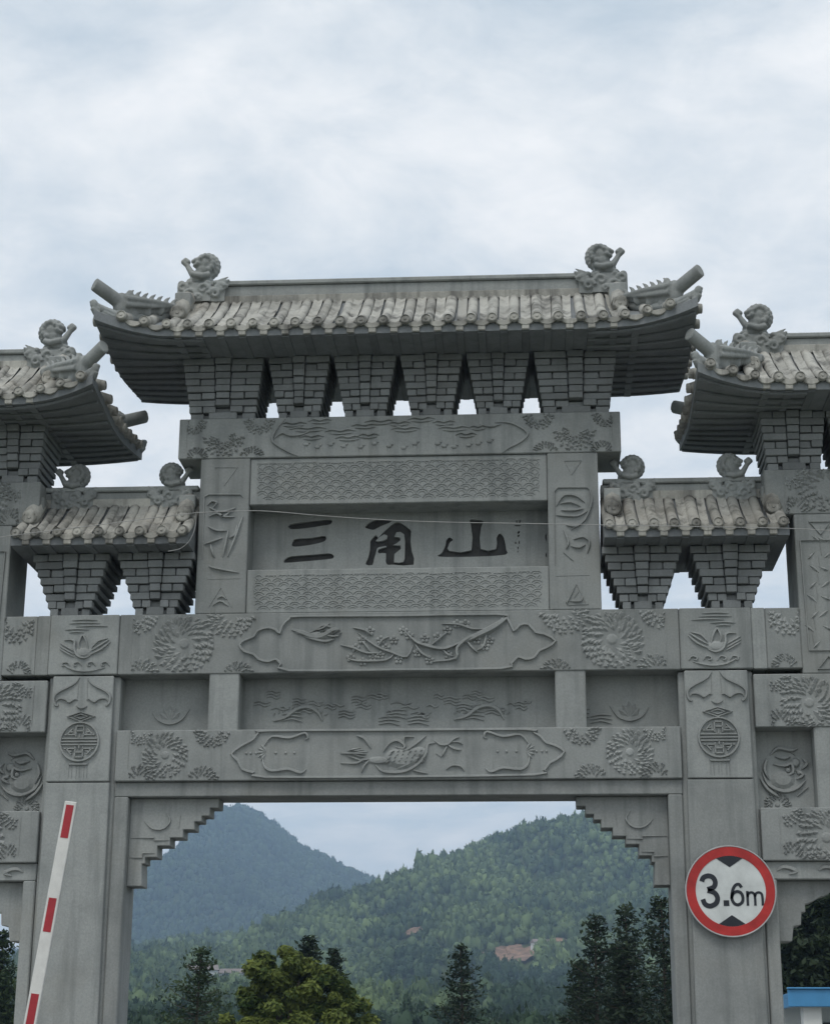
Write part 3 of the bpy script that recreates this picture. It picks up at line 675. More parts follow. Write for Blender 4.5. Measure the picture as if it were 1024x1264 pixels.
# ---- side bays
SX = 4.65
for s in (-1, 1):
    k = part('side_beam', B(3.237, 6.06, 0, .6, 4.545, 5.03), mirror=s, bevel=.008)
    c = MB(); cl = (3.3, 6.0, 4.555, 5.02)
    c.whorl(3.72, 4.76, .26, 5, .5, 0, cl); c.whorl(3.42, 5.02, .15, 3, .4, 0, (3.38, 6, 4.555, 5.02)); c.whorl(3.45, 4.56, .15, 3, .4, 0, (3.38, 6, 4.555, 5.02))
    c.whorl(5.58, 4.76, .26, 5, .5, 0, cl); c.whorl(4.1, 5.0, .17, 3, .4, 0, cl); c.whorl(5.2, 5.0, .17, 3, .4, 0, cl)
    c.mark('border_line'); c.ridge([(3.36, 4.98), (3.36, 4.6)], .014, .01, 0, 1); c.mark('frame_carving'); c.ridge([(4.2, 4.8), (4.65, 4.7), (5.1, 4.8), (4.65, 4.9)], .024, .018, 0, 3, closed=True)
    carving('flower_carving', c, k, s)
    k = part('side_panel', B(3.237, 6.06, .24, .5, 3.8, 4.56), mirror=s, bevel=0)
    c = MB(); cx, cz = 3.5, 4.2; y = .24
    for q in ([(-.2, -.02), (-.15, -.14), (-.02, -.2), (.1, -.17), (.18, -.1)], [(-.12, .13), (-.05, .19), (.06, .17), (.13, .19)], [(-.15, .1), (-.18, 0), (-.14, -.09)], [(.02, .2), (.1, .13)], [(-.08, .12), (.0, .1), (.06, .12)], [(-.1, .05), (0, .03), (.06, .05), (.07, -.03), (-.02, -.06)], [(.16, .1), (.2, .05), (.15, 0)], [(.1, -.01), (.16, -.05), (.1, -.09)], [(-.22, -.08), (-.16, -.18), (-.06, -.25)], [(.1, -.24), (.2, -.16)]):
        c.ridge([(cx + a, cz + b_) for a, b_ in q], .034, .03, y)
    c.dome(cx - .02, cz - .09, .12, .09, .03, y, 12); c.dome(cx + .1, cz + .06, .05, .05, .04, y); c.dome(cx + .03, cz - .01, .03, .03, .04, y); c.dome(cx + .13, cz - .03, .03, .025, .035, y)
    c.mark('flower_carving'); c.whorl(3.42, 3.88, .12, 3, .4, y, (3.3, 3.7, 3.83, 4.4))
    carving('beast_carving', c, k, s)
    for a in (3.75, 5.25): part('side_post', B(a, a + .3, .012, .5, 3.8, 4.555), mirror=s, bevel=.014)
    k = part('side_beam', B(3.238, 6.06, -.002, .6, 3.362, 3.825), mirror=s, bevel=.008)
    c = MB(); cl = (3.3, 6.0, 3.372, 3.815)
    c.whorl(3.80, 3.56, .27, 5, .5, -.002, cl); c.whorl(3.46, 3.82, .16, 3, .4, -.002, (3.43, 6, 3.37, 3.815)); c.whorl(3.47, 3.37, .16, 3, .4, -.002, (3.43, 6, 3.37, 3.815)); c.whorl(5.5, 3.56, .27, 5, .5, -.002, cl)
    c.mark('border_line'); c.ridge([(3.40, 3.77), (3.40, 3.42)], .014, .01, -.002, 1)
    carving('flower_carving', c, k, s)
    k = part('side_lintel', B(3.239, 6.06, .045, .47, 3.205, 3.3605), mirror=s, bevel=.008)
    c = MB()
    for a in (3.36, 3.72, 4.1, 4.65): c.mark(); c.ridge([(a, 3.28), (a + .05, 3.31), (a + .12, 3.3), (a + .16, 3.27), (a + .1, 3.25)], .04, .02, .045)
    carving('cloud_carving', c, k, s)
    for x0, x1 in ((3.239, 3.352), (5.948, 6.06)): part('side_jamb', B(x0, x1, .04, .47, 0, 3.2035), mirror=s, bevel=.01)
    cb = [(3.353, 3.203), (3.95, 3.203), (3.93, 3.16), (3.86, 3.13), (3.80, 3.08), (3.73, 3.06), (3.67, 3.02), (3.60, 3.0), (3.60, 2.93), (3.565, 2.93), (3.555, 2.82), (3.49, 2.81), (3.47, 2.68), (3.353, 2.68)]
    part('side_corbel', MB().prism(cb, .15, .4), mirror=s, bevel=.006)
    part('side_corbel', MB().prism([(2 * SX - x, z) for x, z in cb], .15, .4), mirror=s, bevel=.006)
    # far pillar of the side bay
    p = part('pillar', MB().box(6.061, 6.73, .05, .58, 0, 5.03), mirror=s, bevel=.015)
    part('pillar_shaft', MB().box(6.11, 6.68, 0, .0495, 0, 5.02, tx=.01), parent=p, mirror=s, bevel=.012)
    # upper storey of the side bay
    for x0 in (3.684, 5.147):
        k = part('side_column', B(x0, x0 + .47, 0, .6, 5.0315, 6.538), mirror=s, bevel=.008)
        c = MB(); cx = x0 + .235
        for t in range(8):
            z = 5.3 + .14 * t; c.ridge([(cx - .12 + .02 * t, z), (cx - .13 + .02 * t, z + .13)], .018, .014, 0, 1)
            c.petal(cx - .1 + .02 * t, z + .1, .6 if t % 2 else 2.4, .14, .04, .018, 0); c.petal(cx - .05, z + .04, -.5 if t % 2 else -2.4, .12, .035, .018, 0); c.petal(cx + .05, z + .09, 1.1, .11, .035, .016, 0)
        c.ridge([(cx - .17, 5.24), (cx - .19, 6.28), (cx + .18, 6.28), (cx + .18, 5.24)], .014, .012, 0, 1, closed=True)
        c.ridge([(cx - .1, 6.46), (cx + .1, 6.46), (cx, 6.34)], .014, .012, 0, 1, closed=True); c.ridge([(cx - .1, 5.07), (cx + .1, 5.07), (cx, 5.19)], .014, .012, 0, 1, closed=True)
        carving('bamboo_carving', c, k, s)
    k = part('side_board', B(4.155, 5.146, .2, .5, 5.0315, 6.538), mirror=s, bevel=0)
    k = part('side_top_beam', B(3.435, 5.865, -.004, .62, 6.5395, 6.976), mirror=s, bevel=.008)
    c = MB(); cl = (3.48, 5.82, 6.55, 6.967)
    c.whorl(4.0, 6.79, .26, 4, .4, -.004, cl, core=False); c.whorl(3.67, 6.95, .17, 3, .3, -.004, (3.63, 5.8, 6.55, 6.967)); c.whorl(3.7, 6.56, .15, 3, .3, -.004, (3.63, 5.8, 6.55, 6.967)); c.whorl(5.3, 6.79, .26, 4, .4, -.004, cl)
    c.mark('border_line'); c.ridge([(3.615, 6.9), (3.615, 6.6)], .014, .01, -.004, 1)
    carving('flower_carving', c, k, s)

# ================================================================== bracket sets under the roofs
_blk = {}
def block_mesh(wd, dp, h):
    key = (round(wd, 3), round(dp, 3), round(h, 3))
    if key not in _blk:
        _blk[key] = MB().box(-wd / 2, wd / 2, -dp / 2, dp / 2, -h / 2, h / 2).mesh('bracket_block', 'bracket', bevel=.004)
    return _blk[key]
def bracket_set(cx, z0, z1, w0, w1, yf0, yf1, yc=.3, rows=7):
    h = (z1 - z0) / rows
    core = MB()
    for k in range(rows):
        t = k / (rows - 1); hw = w0 + (w1 - w0) * t; yf = yf0 + (yf1 - yf0) * t + .036
        z = z0 + k * h + .0015
        core.box(cx - hw + .012, cx + hw - .012, yf, 2 * yc - yf, z, z + h * .72)
        if k < rows - 1: core.box(cx - hw + .035, cx + hw - .035, yf + .03, 2 * yc - yf - .03, z + h * .72, z + h)
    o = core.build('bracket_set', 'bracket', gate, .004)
    for k in range(rows):
        t = k / (rows - 1); hw = w0 + (w1 - w0) * t; yf = yf0 + (yf1 - yf0) * t
        z = z0 + (k + .42) * h
        if k == 0:      # plain tongue of stone between two sunk blocks
            link('bracket_tongue', block_mesh(hw * .85, .13, h * 1.0), o, (cx, yf + .06, z0 + h * .53))
            spec = [(-.78, .38), (.78, .38)]
        elif k % 2: spec = [(-.8, .36), (-.4, .36), (0, .36), (.4, .36), (.8, .36)]
        else: spec = [(-.6, .74), (0, .38), (.6, .74)]
        for u, f in spec:
            if k in (1,) and u == 0: continue
            dy = rnd.uniform(-.014, .014) - (.022 if u == 0 else 0)
            link('bracket_block', block_mesh(hw * f * 1.02, .11, h * .9), o, (cx + u * hw, yf + .055 + dy, z + rnd.uniform(-.004, .004)), (0, 0, rnd.uniform(-.02, .02)))
    return o
for cx, a, b in ((.32, .2, .305), (.96, .2, .305), (1.70, .32, .40)):
    for s in (-1, 1): bracket_set(s * cx, 7.589, 8.195, a, b, .015, -.07, rows=9)
for s in (-1, 1):
    for cx in (2.27, 3.08): bracket_set(s * cx, 5.651, 6.245, .19, .37, .02, -.05, rows=8)
    for cx in (3.72, 4.34, 4.96, 5.58): bracket_set(s * cx, 6.977, 7.545, .25 if cx in (3.72, 5.58) else .2, .31, .015, -.07, rows=8)

# ================================================================== stone creatures shared by the roofs
def beast_mesh():      # origin: middle of its base on the ridge; +x points to the roof's end
    b = MB()
    b.box(-.1, .24, -.09, .09, 0, .2); b.box(-.24, -.08, -.075, .075, 0, .17)
    for (sx_, sz_, sr, hand_) in ((-.14, .075, .062, 1), (-.02, .13, .06, -1), (.10, .07, .066, 1), (.185, .145, .05, -1), (-.20, .15, .04, -1), (.02, .04, .036, 1)):
        for y in (-.092, .092):
            b.tube([(sx_ + sr * (1 - .075 * i) * math.cos(i * .62) * hand_, y, sz_ + sr * (1 - .075 * i) * math.sin(i * .62)) for i in range(12)], [.010 + .0012 * (12 - i) for i in range(12)], 6)
    for i in range(5):
        z = .10 + .028 * i
        b.tube([(-.1 - .02 * i, -.09, z), (-.2, -.095, z + .01), (-.27 - .015 * (i % 2), -.075, z + .05)], [.017, .015, .008], 6)
    for y in (-.05, .05): b.tube([(-.2, y, .17), (-.25, y, .2), (-.3, y, .225)], [.03, .024, .014], 6)
    for x in (-.15, -.06, .12, .2): b.ell((x, -.06, .205), (.04, .05, .03), 8, 6)
    b.ell((.03, 0, .25), (.15, .085, .05))
    b.ell((.02, 0, .30), (.12, .08, .085)); b.ell((-.01, -.01, .37), (.09, .075, .09)); b.ell((-.02, -.01, .43), (.085, .08, .085))
    for i in range(13):
        a = R(-80 + i * 20)
        b.ell((-.03 - .112 * math.cos(a), .01, .425 + .118 * math.sin(a)), (.033, .05, .033), 8, 6)
    for i in range(9):
        a = R(-60 + i * 30)
        b.ell((-.03 - .075 * math.cos(a), -.065, .425 + .08 * math.sin(a)), (.03, .035, .03), 8, 6)
    b.ell((.055, -.045, .465), (.05, .05, .03)); b.ell((.06, -.045, .41), (.045, .045, .02)); b.ell((.02, -.09, .475), (.018, .016, .018), 8, 6); b.ell((.1, -.05, .455), (.022, .027, .022), 8, 6)
    b.tube([(.06, -.03, .27), (.11, -.04, .33), (.15, -.03, .40), (.175, -.03, .445)], [.045, .034, .028, .027], 8)
    for dx, dz in ((-.022, .012), (.02, .012), (0, .03), (0, -.008)): b.ell((.18 + dx, -.03, .45 + dz), (.03, .032, .028), 8, 6)
    b.tube([(-.08, -.07, .3), (.0, -.1, .27), (.1, -.09, .3)], [.03, .034, .03], 8)
    return remeshed(b, 'ridge_beast', 'stone', .009)
def dragon_mesh():     # origin on the hip near the eave corner; +x outwards along x, -y to the front
    b = MB()
    I, E_ = Vector((-.36, .26, .17)), Vector((.09, -.07, .0))
    for k in range(13):    # neck growing towards the corner
        q = k / 12; p = I.lerp(E_, q)
        b.ell(p + Vector((0, 0, .02 + .075 * q)), (.05 + .03 * q, .045 + .03 * q, .035 + .085 * q), 10, 7)
    for off, lift in ((-.05, .06), (-.055, .11), (.05, .06), (.055, .11)):
        b.tube([I + Vector((off * .5, off * .6, .03)), I.lerp(E_, .5) + Vector((off, off * 1.2, lift * .8)), E_ + Vector((off * 1.2, off * 1.4, lift + .03))], [.012, .02, .024], 6)
    for k in range(7):     # spines
        q = .1 + .13 * k; p = I.lerp(E_, q) + Vector((0, 0, .05 + .15 * q))
        b.tube([p, p + Vector((-.012, .01, .03)), p + Vector((-.04, .03, .06))], [.026, .018, .006], 6)
    b.ell(E_ + Vector((-.06, .05, .2)), (.04, .04, .055), 10, 7); b.ell(E_ + Vector((.0, .05, .17)), (.035, .035, .04), 10, 7); b.ell(E_ + Vector((-.05, -.03, .16)), (.035, .035, .04), 10, 7)
    b.tube([(.0, .0, .075), (.15, -.12, .15), (.31, -.245, .225)], [.06, .058, .056], 14)
    for k in range(6):     # mane folds round the root of the horn
        a = k * 1.05
        b.ell((.10 + .02 * math.sin(k * 2.0), -.08, .09) , (.045, .04, .035), 8, 6, None) if k == 0 else b.ell((.06 + .065 * math.cos(a) * .7, -.05 + .065 * math.cos(a) * -.6, .085 + .065 * math.sin(a)), (.04, .036, .034), 8, 6)
    for k in range(6):     # scales along the foot
        q = k / 5; p = I.lerp(Vector((.17, -.14, -.05)), q)
        b.ell(p + Vector((.03, -.06, .0)), (.05, .03, .045), 8, 6); b.ell(p + Vector((.06, .03, .0)), (.03, .05, .045), 8, 6)
    return remeshed(b, 'corner_dragon', 'stone', .0095)
def curl_mesh():
    b = MB()
    for i, (x, z) in enumerate(((0, 0), (.02, .045), (.05, .085))):
        b.tube([(-.12, .1, z - .05), (-.03, .02, z - .03), (.04 + x * .3, -.03, z + .01), (.075 + x * .3, -.06, z + .055)], [.05, .05, .042, .026], 8)
    b.ell((.06, -.05, .1), (.04, .035, .06), 8, 6)
    return remeshed(b, 'eave_curl', 'stone', .011)
BEAST, DRAGON, CURL = beast_mesh(), dragon_mesh(), curl_mesh()
def disc_mesh(r):
    b = MB(); n = 16; vs = []; prof = ((r, .02), (r, -.012), (r * .86, -.02), (r * .78, -.010), (r * .3, -.012), (r * .22, -.02))
    for rr_, y in prof:
        vs += [(rr_ * math.cos(2 * math.pi * i / n), y, rr_ * math.sin(2 * math.pi * i / n)) for i in range(n)]
    fs = [(k * n + i, k * n + (i + 1) % n, (k + 1) * n + (i + 1) % n, (k + 1) * n + i) for k in range(len(prof) - 1) for i in range(n)]
    fs += [tuple(range((len(prof) - 1) * n, len(prof) * n)), tuple(range(n - 1, -1, -1))]
    return b.add(vs, fs).mesh('tile_cap', 'tile')
CAP, CAPB = disc_mesh(.047), disc_mesh(.066)
def drip_mesh(wd):
    pts = [(-wd / 2, .02), (wd / 2, .02)] + [(wd / 2 - wd * t, -.002 - .036 * math.sin(math.pi * t) ** .8) for t in np.linspace(0, 1, 9)]
    return MB().prism(pts, -.014, .014).mesh('drip_tile', 'tile', bevel=.004)

# ================================================================== roofs
def make_roof(xc, ze, L, Rg, Dp, rise, U, hips, sp=.205, ridge_h=.235, ridge_top=.03, yc=.3, hand=1, beasts=(), beast_scale=1.0, gables=True):
    """eave height ze, half length L, ridge half length Rg, half depth Dp; hips: (left, right) turn up at the corners."""
    t_ = .09
    def up(x, y):
        if not hips[0 if x < 0 else 1]: return 0.0
        sx = min(1, max(0, (abs(x) - (L - .85)) / .85)); sy = min(1, max(0, (abs(y) - (Dp - .75)) / .75))
        return U * sx ** 2 * sy ** 1.3
    def wp_(x, y):      # the eave corners also swing outwards
        if not hips[0 if x < 0 else 1]: return x, y
        sx = min(1, max(0, (abs(x) - (L - .85)) / .85)); sy = min(1, max(0, (abs(y) - (Dp - .75)) / .75))
        k = sx ** 2 * sy ** 2
        return x + math.copysign(.005 * k, x), y + math.copysign(.2 * k, y)
    def W(x, y, z):
        a, b = wp_(x, y); return (xc + a, yc + b, ze + z)
    def zf(y):
        s_ = max(0, 1 - abs(y) / Dp); return rise * (.72 * s_ + .28 * s_ * s_)
    h1 = rise * .5
    def zt(x, y):
        z = zf(y)
        if abs(x) > Rg + .0005 and L > Rg:
            s_ = (L - abs(x)) / (L - Rg); z = min(z, h1 * (.75 * s_ + .25 * s_ * s_))
        return z + up(x, y)
    xs = sorted(set([round(v, 4) for v in list(np.linspace(-L, -Rg - .001, 9 if L > Rg else 1)) + list(np.linspace(-Rg, Rg, 13)) + list(np.linspace(Rg + .001, L, 9 if L > Rg else 1))]))
    ys = [float(v) for v in np.linspace(-Dp, Dp, 19)]
    nx, ny = len(xs), len(ys)
    vs = [W(x, y, zt(x, y)) for x in xs for y in ys] + [W(x, y, up(x, y) - t_) for x in xs for y in ys]
    fs = []; K = nx * ny
    for i in range(nx - 1):
        for j in range(ny - 1):
            a = i * ny + j
            fs.append((a, a + ny, a + ny + 1, a + 1)); fs.append((K + a, K + a + 1, K + a + ny + 1, K + a + ny))
    for i in range(nx - 1):
        for j in (0, ny - 1):
            a = i * ny + j; fs.append((a, a + ny, K + a + ny, K + a))
    for j in range(ny - 1):
        for i in (0, nx - 1):
            a = i * ny + j; fs.append((a, a + 1, K + a + 1, K + a))
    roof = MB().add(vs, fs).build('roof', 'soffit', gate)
    # --- tiles of the front slope
    prof = [(-.07 - (Dp + .03 - .07) * q, zf(-.07 - (Dp - .07) * q)) for q in np.linspace(0, 1, 8)]
    tb = MB(); n = 8; vs = []
    for k, (y, z) in enumerate(prof):
        r_ = .052 + .001 * (k % 3)
        for i in range(n):
            a = math.pi * i / (n - 1)
            vs.append((r_ * math.cos(a), y, z + .005 + r_ * math.sin(a)))
    fs = [(k * n + i, k * n + i + 1, (k + 1) * n + i + 1, (k + 1) * n + i) for k in range(len(prof) - 1) for i in range(n - 1)] + [tuple(range(n)), tuple(range((len(prof) - 1) * n, len(prof) * n))]
    tube = tb.add(vs, fs).mesh('tube_tile', 'tile', smooth=True)
    pb = MB(); wp = sp - .118
    for k in range(3):
        q0, q1 = k / 3, (k + 1.12) / 3
        for side in (0,):
            pts = []
            for q in np.linspace(q0, min(1, q1), 4):
                y = -.07 - (Dp - .09) * q; pts.append((y, zf(y) + .03 - .02 * (q - q0) * 3))
            v2 = []
            for (y, z) in pts:
                for x, dz in ((-wp / 2, .018), (0, 0), (wp / 2, .018)): v2.append((x, y, z + dz))
            m0 = len(v2); v2 += [(x, y, z - .03) for x, y, z in v2]
            f2 = [(i * 3 + j, i * 3 + j + 1, i * 3 + j + 4, i * 3 + j + 3) for i in range(3) for j in range(2)] + [(9, 10, m0 + 10, m0 + 9), (10, 11, m0 + 11, m0 + 10)]
            pb.add(v2, f2)
    pan_ = pb.mesh('pan_tile', 'tile')
    drip = drip_mesh(sp - .05)
    ntu = int(round((2 * Rg - .16) / sp)) + 1
    x0 = -(ntu - 1) * sp / 2
    for i in range(ntu):
        x = x0 + i * sp
        jx = rnd.uniform(-.008, .008); u_ = up(x, -Dp)
        sh = u_ * .6
        link('tube_tile', tube, roof, (xc + x + jx, yc + (wp_(x, -Dp)[1] + Dp) + rnd.uniform(-.012, .012), ze + rnd.uniform(-.004, .008) + sh * .4), (0, 0, rnd.uniform(-.018, .018)), (rnd.uniform(.88, 1.08), 1, 1))
        link('tile_cap', CAP, roof, (xc + x + jx, yc + wp_(x, -Dp)[1] - .045, ze + .025 + u_), (R(-8), 0, 0), (rnd.uniform(.93, 1.05),) * 3)
        if i < ntu - 1:
            link('pan_tile', pan_, roof, (xc + x + sp / 2 + rnd.uniform(-.008, .008), yc, ze + rnd.uniform(-.004, .010)), (0, 0, rnd.uniform(-.03, .03)), (rnd.uniform(.92, 1.1), 1, 1))
            link('drip_tile', drip, roof, (xc + x + sp / 2, yc + wp_(x + sp / 2, -Dp)[1] - .012, ze - .012 + (u_ + up(x + sp, -Dp)) / 2), (R(-6), rnd.uniform(-.04, .04), 0))
    # --- short tiles on the turned-up ends, front and side
    for sd in (-1, 1):
        if not hips[0 if sd < 0 else 1]: continue
        x = abs(x0) + sp
        while x < L - .06:
            s_ = min(1, (L - x) / (L - Rg)); zh = h1 * (.75 * s_ + .25 * s_ * s_)
            ya = -Dp
            while zf(ya) < zh and ya < -.1: ya += .02
            pts = [W(sd * x, max(-Dp, y), zt(sd * x, max(-Dp, y)) + .022) for y in np.linspace(ya, -Dp, 5)]
            pts[-1] = (pts[-1][0], pts[-1][1] - .03, pts[-1][2])
            MB().tube(pts, .054, 9).build('tube_tile', 'tile', roof, smooth=True)
            link('tile_cap', CAP, roof, Vector(W(sd * x, -Dp, .025 + up(sd * x, -Dp))) + Vector((0, -.045, 0)), (R(-8), sd * -.1, 0))
            link('drip_tile', drip, roof, Vector(W(sd * (x - sp / 2), -Dp, -.012 + up(sd * (x - sp / 2), -Dp))) + Vector((0, -.012, 0)), (R(-6), sd * -math.atan2(up(L, -Dp) * 1.6, .85) * max(0, (x - L + .85) / .85), 0))
            x += sp
        ny_ = int((2 * Dp - .3) / sp)
        for j in range(ny_ + 1):
            y = -(ny_ * sp) / 2 + j * sp
            pts = []
            for q in np.linspace(0, 1, 4):
                xx = Rg + .02 + (L + .03 - Rg - .02) * q
                if zf(y) + .005 < h1 * ((L - xx) / (L - Rg)) * .8: continue
                pts.append(W(sd * xx, y, zt(sd * min(xx, L), y) + .022))
            if len(pts) > 1: MB().tube(pts, .054, 9).build('tube_tile', 'tile', roof, smooth=True)
            link('tile_cap', CAP, roof, Vector(W(sd * L, y, .025 + up(sd * L, y))) + Vector((sd * .045, 0, 0)), (0, 0, R(90) * sd))
        # hip ridges with their creatures, front and back
        for fb in (-1, 1):
            s0 = .5
            pts = []
            for q in np.linspace(0, 1, 6):
                x = Rg + (L - Rg) * q * .96; y = fb * Dp * (.5 + .47 * q)
                pts.append(W(sd * x, y, zt(sd * x, y) + .06))
            MB().tube([(p[0], p[1], p[2] - .03) for p in pts], .05, 8).build('hip_ridge', 'stone', roof, smooth=True)
            lx, ly = L - .27, fb * (Dp - .24)
            link('corner_dragon', DRAGON, roof, W(sd * lx, ly, zt(sd * lx, ly) + .005), (0, 0, 0), (sd * 1.05, -fb * 1.05, 1.25))
            link('eave_curl', CURL, roof, W(sd * (L - .045), fb * (Dp - .04), up(sd * L, Dp) - .01), (0, 0, 0), (sd * .95, -fb * .95, .85))
    # --- rafters below
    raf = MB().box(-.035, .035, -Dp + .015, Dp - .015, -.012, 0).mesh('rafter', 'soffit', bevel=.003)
    for i in range(ntu):
        x = x0 + (i + .5) * sp
        if abs(x) < L - (.5 if any(hips) else .06): link('rafter', raf, roof, (xc + x, yc, ze - t_ + .0005))
    end = MB().box(-.035, .035, -.02, .05, -.028, .022).mesh('rafter_end', 'tile', bevel=.006)
    for i in range(ntu - 1):
        link('rafter_end', end, roof, (xc + x0 + (i + .5) * sp, yc - Dp - .004, ze - t_ + .03 + up(x0 + (i + .5) * sp, -Dp)))
    for sd in (-1, 1):
        if not hips[0 if sd < 0 else 1]: continue
        nr = int(2 * Dp / .17)
        for j in range(nr + 1):
            y = -Dp + .06 + j * (2 * Dp - .12) / nr
            pts = [W(sd * x, y, up(sd * x, y) - t_ - .012) for x in np.linspace(max(.2, L - 1.0), L - .02, 6)]
            MB().tube(pts, .017, 6).build('side_rafter', 'soffit', roof)
    # --- ridge, creatures and the short ridges running down at the ends
    zr = ze + rise
    xe = Rg
    rb = MB(); rb.box(xc - xe, xc + xe, yc - .075, yc + .075, zr - .1, zr + ridge_h - .05)
    part('ridge_beam', rb, 'stone', roof, .008)
    rb = MB(); rb.box(xc - xe + .02, xc + xe - .02, yc - .105, yc + .105, zr + ridge_h - .049, zr + ridge_h)
    part('ridge_coping', rb, 'stone', roof, .01)
    rb = MB(); rb.box(xc - xe + .02, xc + xe - .02, yc - .09, yc - .0755, zr - .06, zr + .03)
    part('ridge_moulding', rb, 'tile', roof, .006)
    for bx, sd in beasts:
        link('ridge_beast', BEAST, roof, (xc + bx, yc - .02, zr + (ridge_h - .225)), (0, 0, 0), (sd * beast_scale, 1.15 * beast_scale, beast_scale))
    if gables:
        for sd in (-1, 1):
            x = sd * (Rg - .1)
            pts = [(xc + x, yc + y, ze + zf(y) + .09) for y in np.linspace(-.1, -Dp * .62, 5)]
            part('gable_ridge', MB().tube(pts, .085, 8), 'tile', roof, 0, True)
            link('tile_cap', CAPB, roof, (xc + x, yc - Dp * .62 - .02, ze + zf(Dp * .62) + .09), (R(-14), 0, 0))
            part('gable_ridge_block', B(xc + x - .08, xc + x + .08, yc - Dp * .40, yc - Dp * .2, ze + zf(Dp * .4) + .1, ze + zf(Dp * .25) + .16), 'stone', roof, .01)
    return roof
r_ = make_roof(0, 8.285, 2.81, 2.23, .89, .66, .12, (True, True), ridge_h=.19, beasts=((-2.0, -1), (2.0, 1)))
r_['label'] = 'main tiled roof, highest over the name board'
for s in (-1, 1):
    r_ = make_roof(s * 2.755, 6.335, .835, .835, .62, .495, 0, (False, False), sp=.197, ridge_h=.15, beasts=((s * -.55, -s), (s * .42, s)), beast_scale=.86)
    r_['label'] = 'small tiled roof between the tall column and the side roof'
    r_ = make_roof(s * SX, 7.635, 1.86, 1.40, .89, .66, .12, (True, True), ridge_h=.15, beasts=((-1.17, -1), (1.17, 1)))
    r_['label'] = 'side tiled roof cut by the edge of the picture'
bpy.context.view_layer.update()

# ================================================================== height limit sign
sign = empty('height_limit_sign', (2.936, -.012, 3.094))
tag(sign, 'round red-rimmed white height limit sign reading 3.6m on the right pillar', 'sign')
def disc(r0, r1, y0, y1, n=64):
    vs = []; b = MB()
    for r_1, y in ((r0, y1), (r0, y0), (r1, y0), (r1, y1)):
        vs += [(r_1 * math.cos(2 * math.pi * i / n), y, r_1 * math.sin(2 * math.pi * i / n)) for i in range(n)]
    fs = [(k * n + i, k * n + (i + 1) % n, ((k + 1) % 4) * n + (i + 1) % n, ((k + 1) % 4) * n + i) for k in range(4) for i in range(n)]
    return b.add(vs, fs)
def full(r_1, y0, y1, n=64): return MB().prism([(r_1 * math.cos(2 * math.pi * i / n), r_1 * math.sin(2 * math.pi * i / n)) for i in range(n)], y0, y1)
part('sign_plate', full(.386, -.052, -.040), 'sign_white', sign, 0)
part('sign_rim', disc(.382, .394, -.060, -.036), 'sign_metal', sign, .003)
part('red_ring', disc(.303, .381, -.056, -.0525), 'sign_red', sign, 0)
for s in (1, -1):
    arc = [(.302 * math.sin(t), s * .302 * math.cos(t)) for t in np.linspace(-.385, .385, 9)]
    part('arrow_mark', MB().prism(arc + [(0, s * .205)], -.0555, -.0525), 'sign_black', sign, 0)
def glyph(pts, wd, name, closed=False, parent=sign):
    """a stroke of even width as a thin plate"""
    p = curve(pts, 5, closed) if len(pts) > 2 else list(pts)
    n = len(p); l, r_1 = [], []
    for i in range(n):
        a = p[i - 1] if (closed or i) else p[i]; b = p[(i + 1) % n] if (closed or i < n - 1) else p[i]
        dx, dz = b[0] - a[0], b[1] - a[1]; k = math.hypot(dx, dz) or 1
        l.append((p[i][0] - dz / k * wd / 2, p[i][1] + dx / k * wd / 2)); r_1.append((p[i][0] + dz / k * wd / 2, p[i][1] - dx / k * wd / 2))
    b = MB(); m_ = n if closed else n - 1
    vs = [(x, -.0555, z) for x, z in l] + [(x, -.0555, z) for x, z in r_1] + [(x, -.0524, z) for x, z in l] + [(x, -.0524, z) for x, z in r_1]
    fs = []
    for i in range(m_):
        j = (i + 1) % n
        fs += [(i, j, n + j, n + i), (2 * n + i, 3 * n + i, 3 * n + j, 2 * n + j), (i, 2 * n + i, 2 * n + j, j), (n + i, n + j, 3 * n + j, 3 * n + i)]
    if not closed: fs += [(0, n, 3 * n, 2 * n), (n - 1, 3 * n - 1, 4 * n - 1, 2 * n - 1)]
    return b.add(vs, fs).build(name, 'sign_black', parent)
# digits and letter, in metres from the middle of the plate
glyph([(-.247, .083), (-.230, .116), (-.187, .131), (-.147, .115), (-.130, .074), (-.147, .033), (-.20, .014)], .042, 'digit')
glyph([(-.20, .006), (-.142, -.014), (-.117, -.058), (-.132, -.105), (-.182, -.128), (-.225, -.112), (-.244, -.07)], .042, 'digit')
part('point_mark', MB().box(-.066, -.018, -.0555, -.0524, -.127, -.079), 'sign_black', sign, 0)
glyph([(.006, -.058), (.022, -.102), (.056, -.118), (.092, -.098), (.102, -.06), (.09, -.02), (.056, -.004), (.022, -.02)], .026, 'digit', True)
glyph([(.094, .03), (.075, .056), (.046, .052), (.022, .02), (.009, -.03), (.006, -.065)], .026, 'digit')
glyph([(.142, -.125), (.142, .0)], .022, 'letter'); glyph([(.142, -.05), (.152, -.022), (.178, -.012), (.2, -.026), (.206, -.06), (.206, -.125)], .021, 'letter')
glyph([(.206, -.05), (.216, -.022), (.242, -.012), (.264, -.026), (.27, -.06), (.27, -.125)], .021, 'letter')
for q in (-.15, .15): part('sign_clamp', B(-.06, .06, -.041, .0, q - .02, q + .02), 'sign_metal', sign, .003)

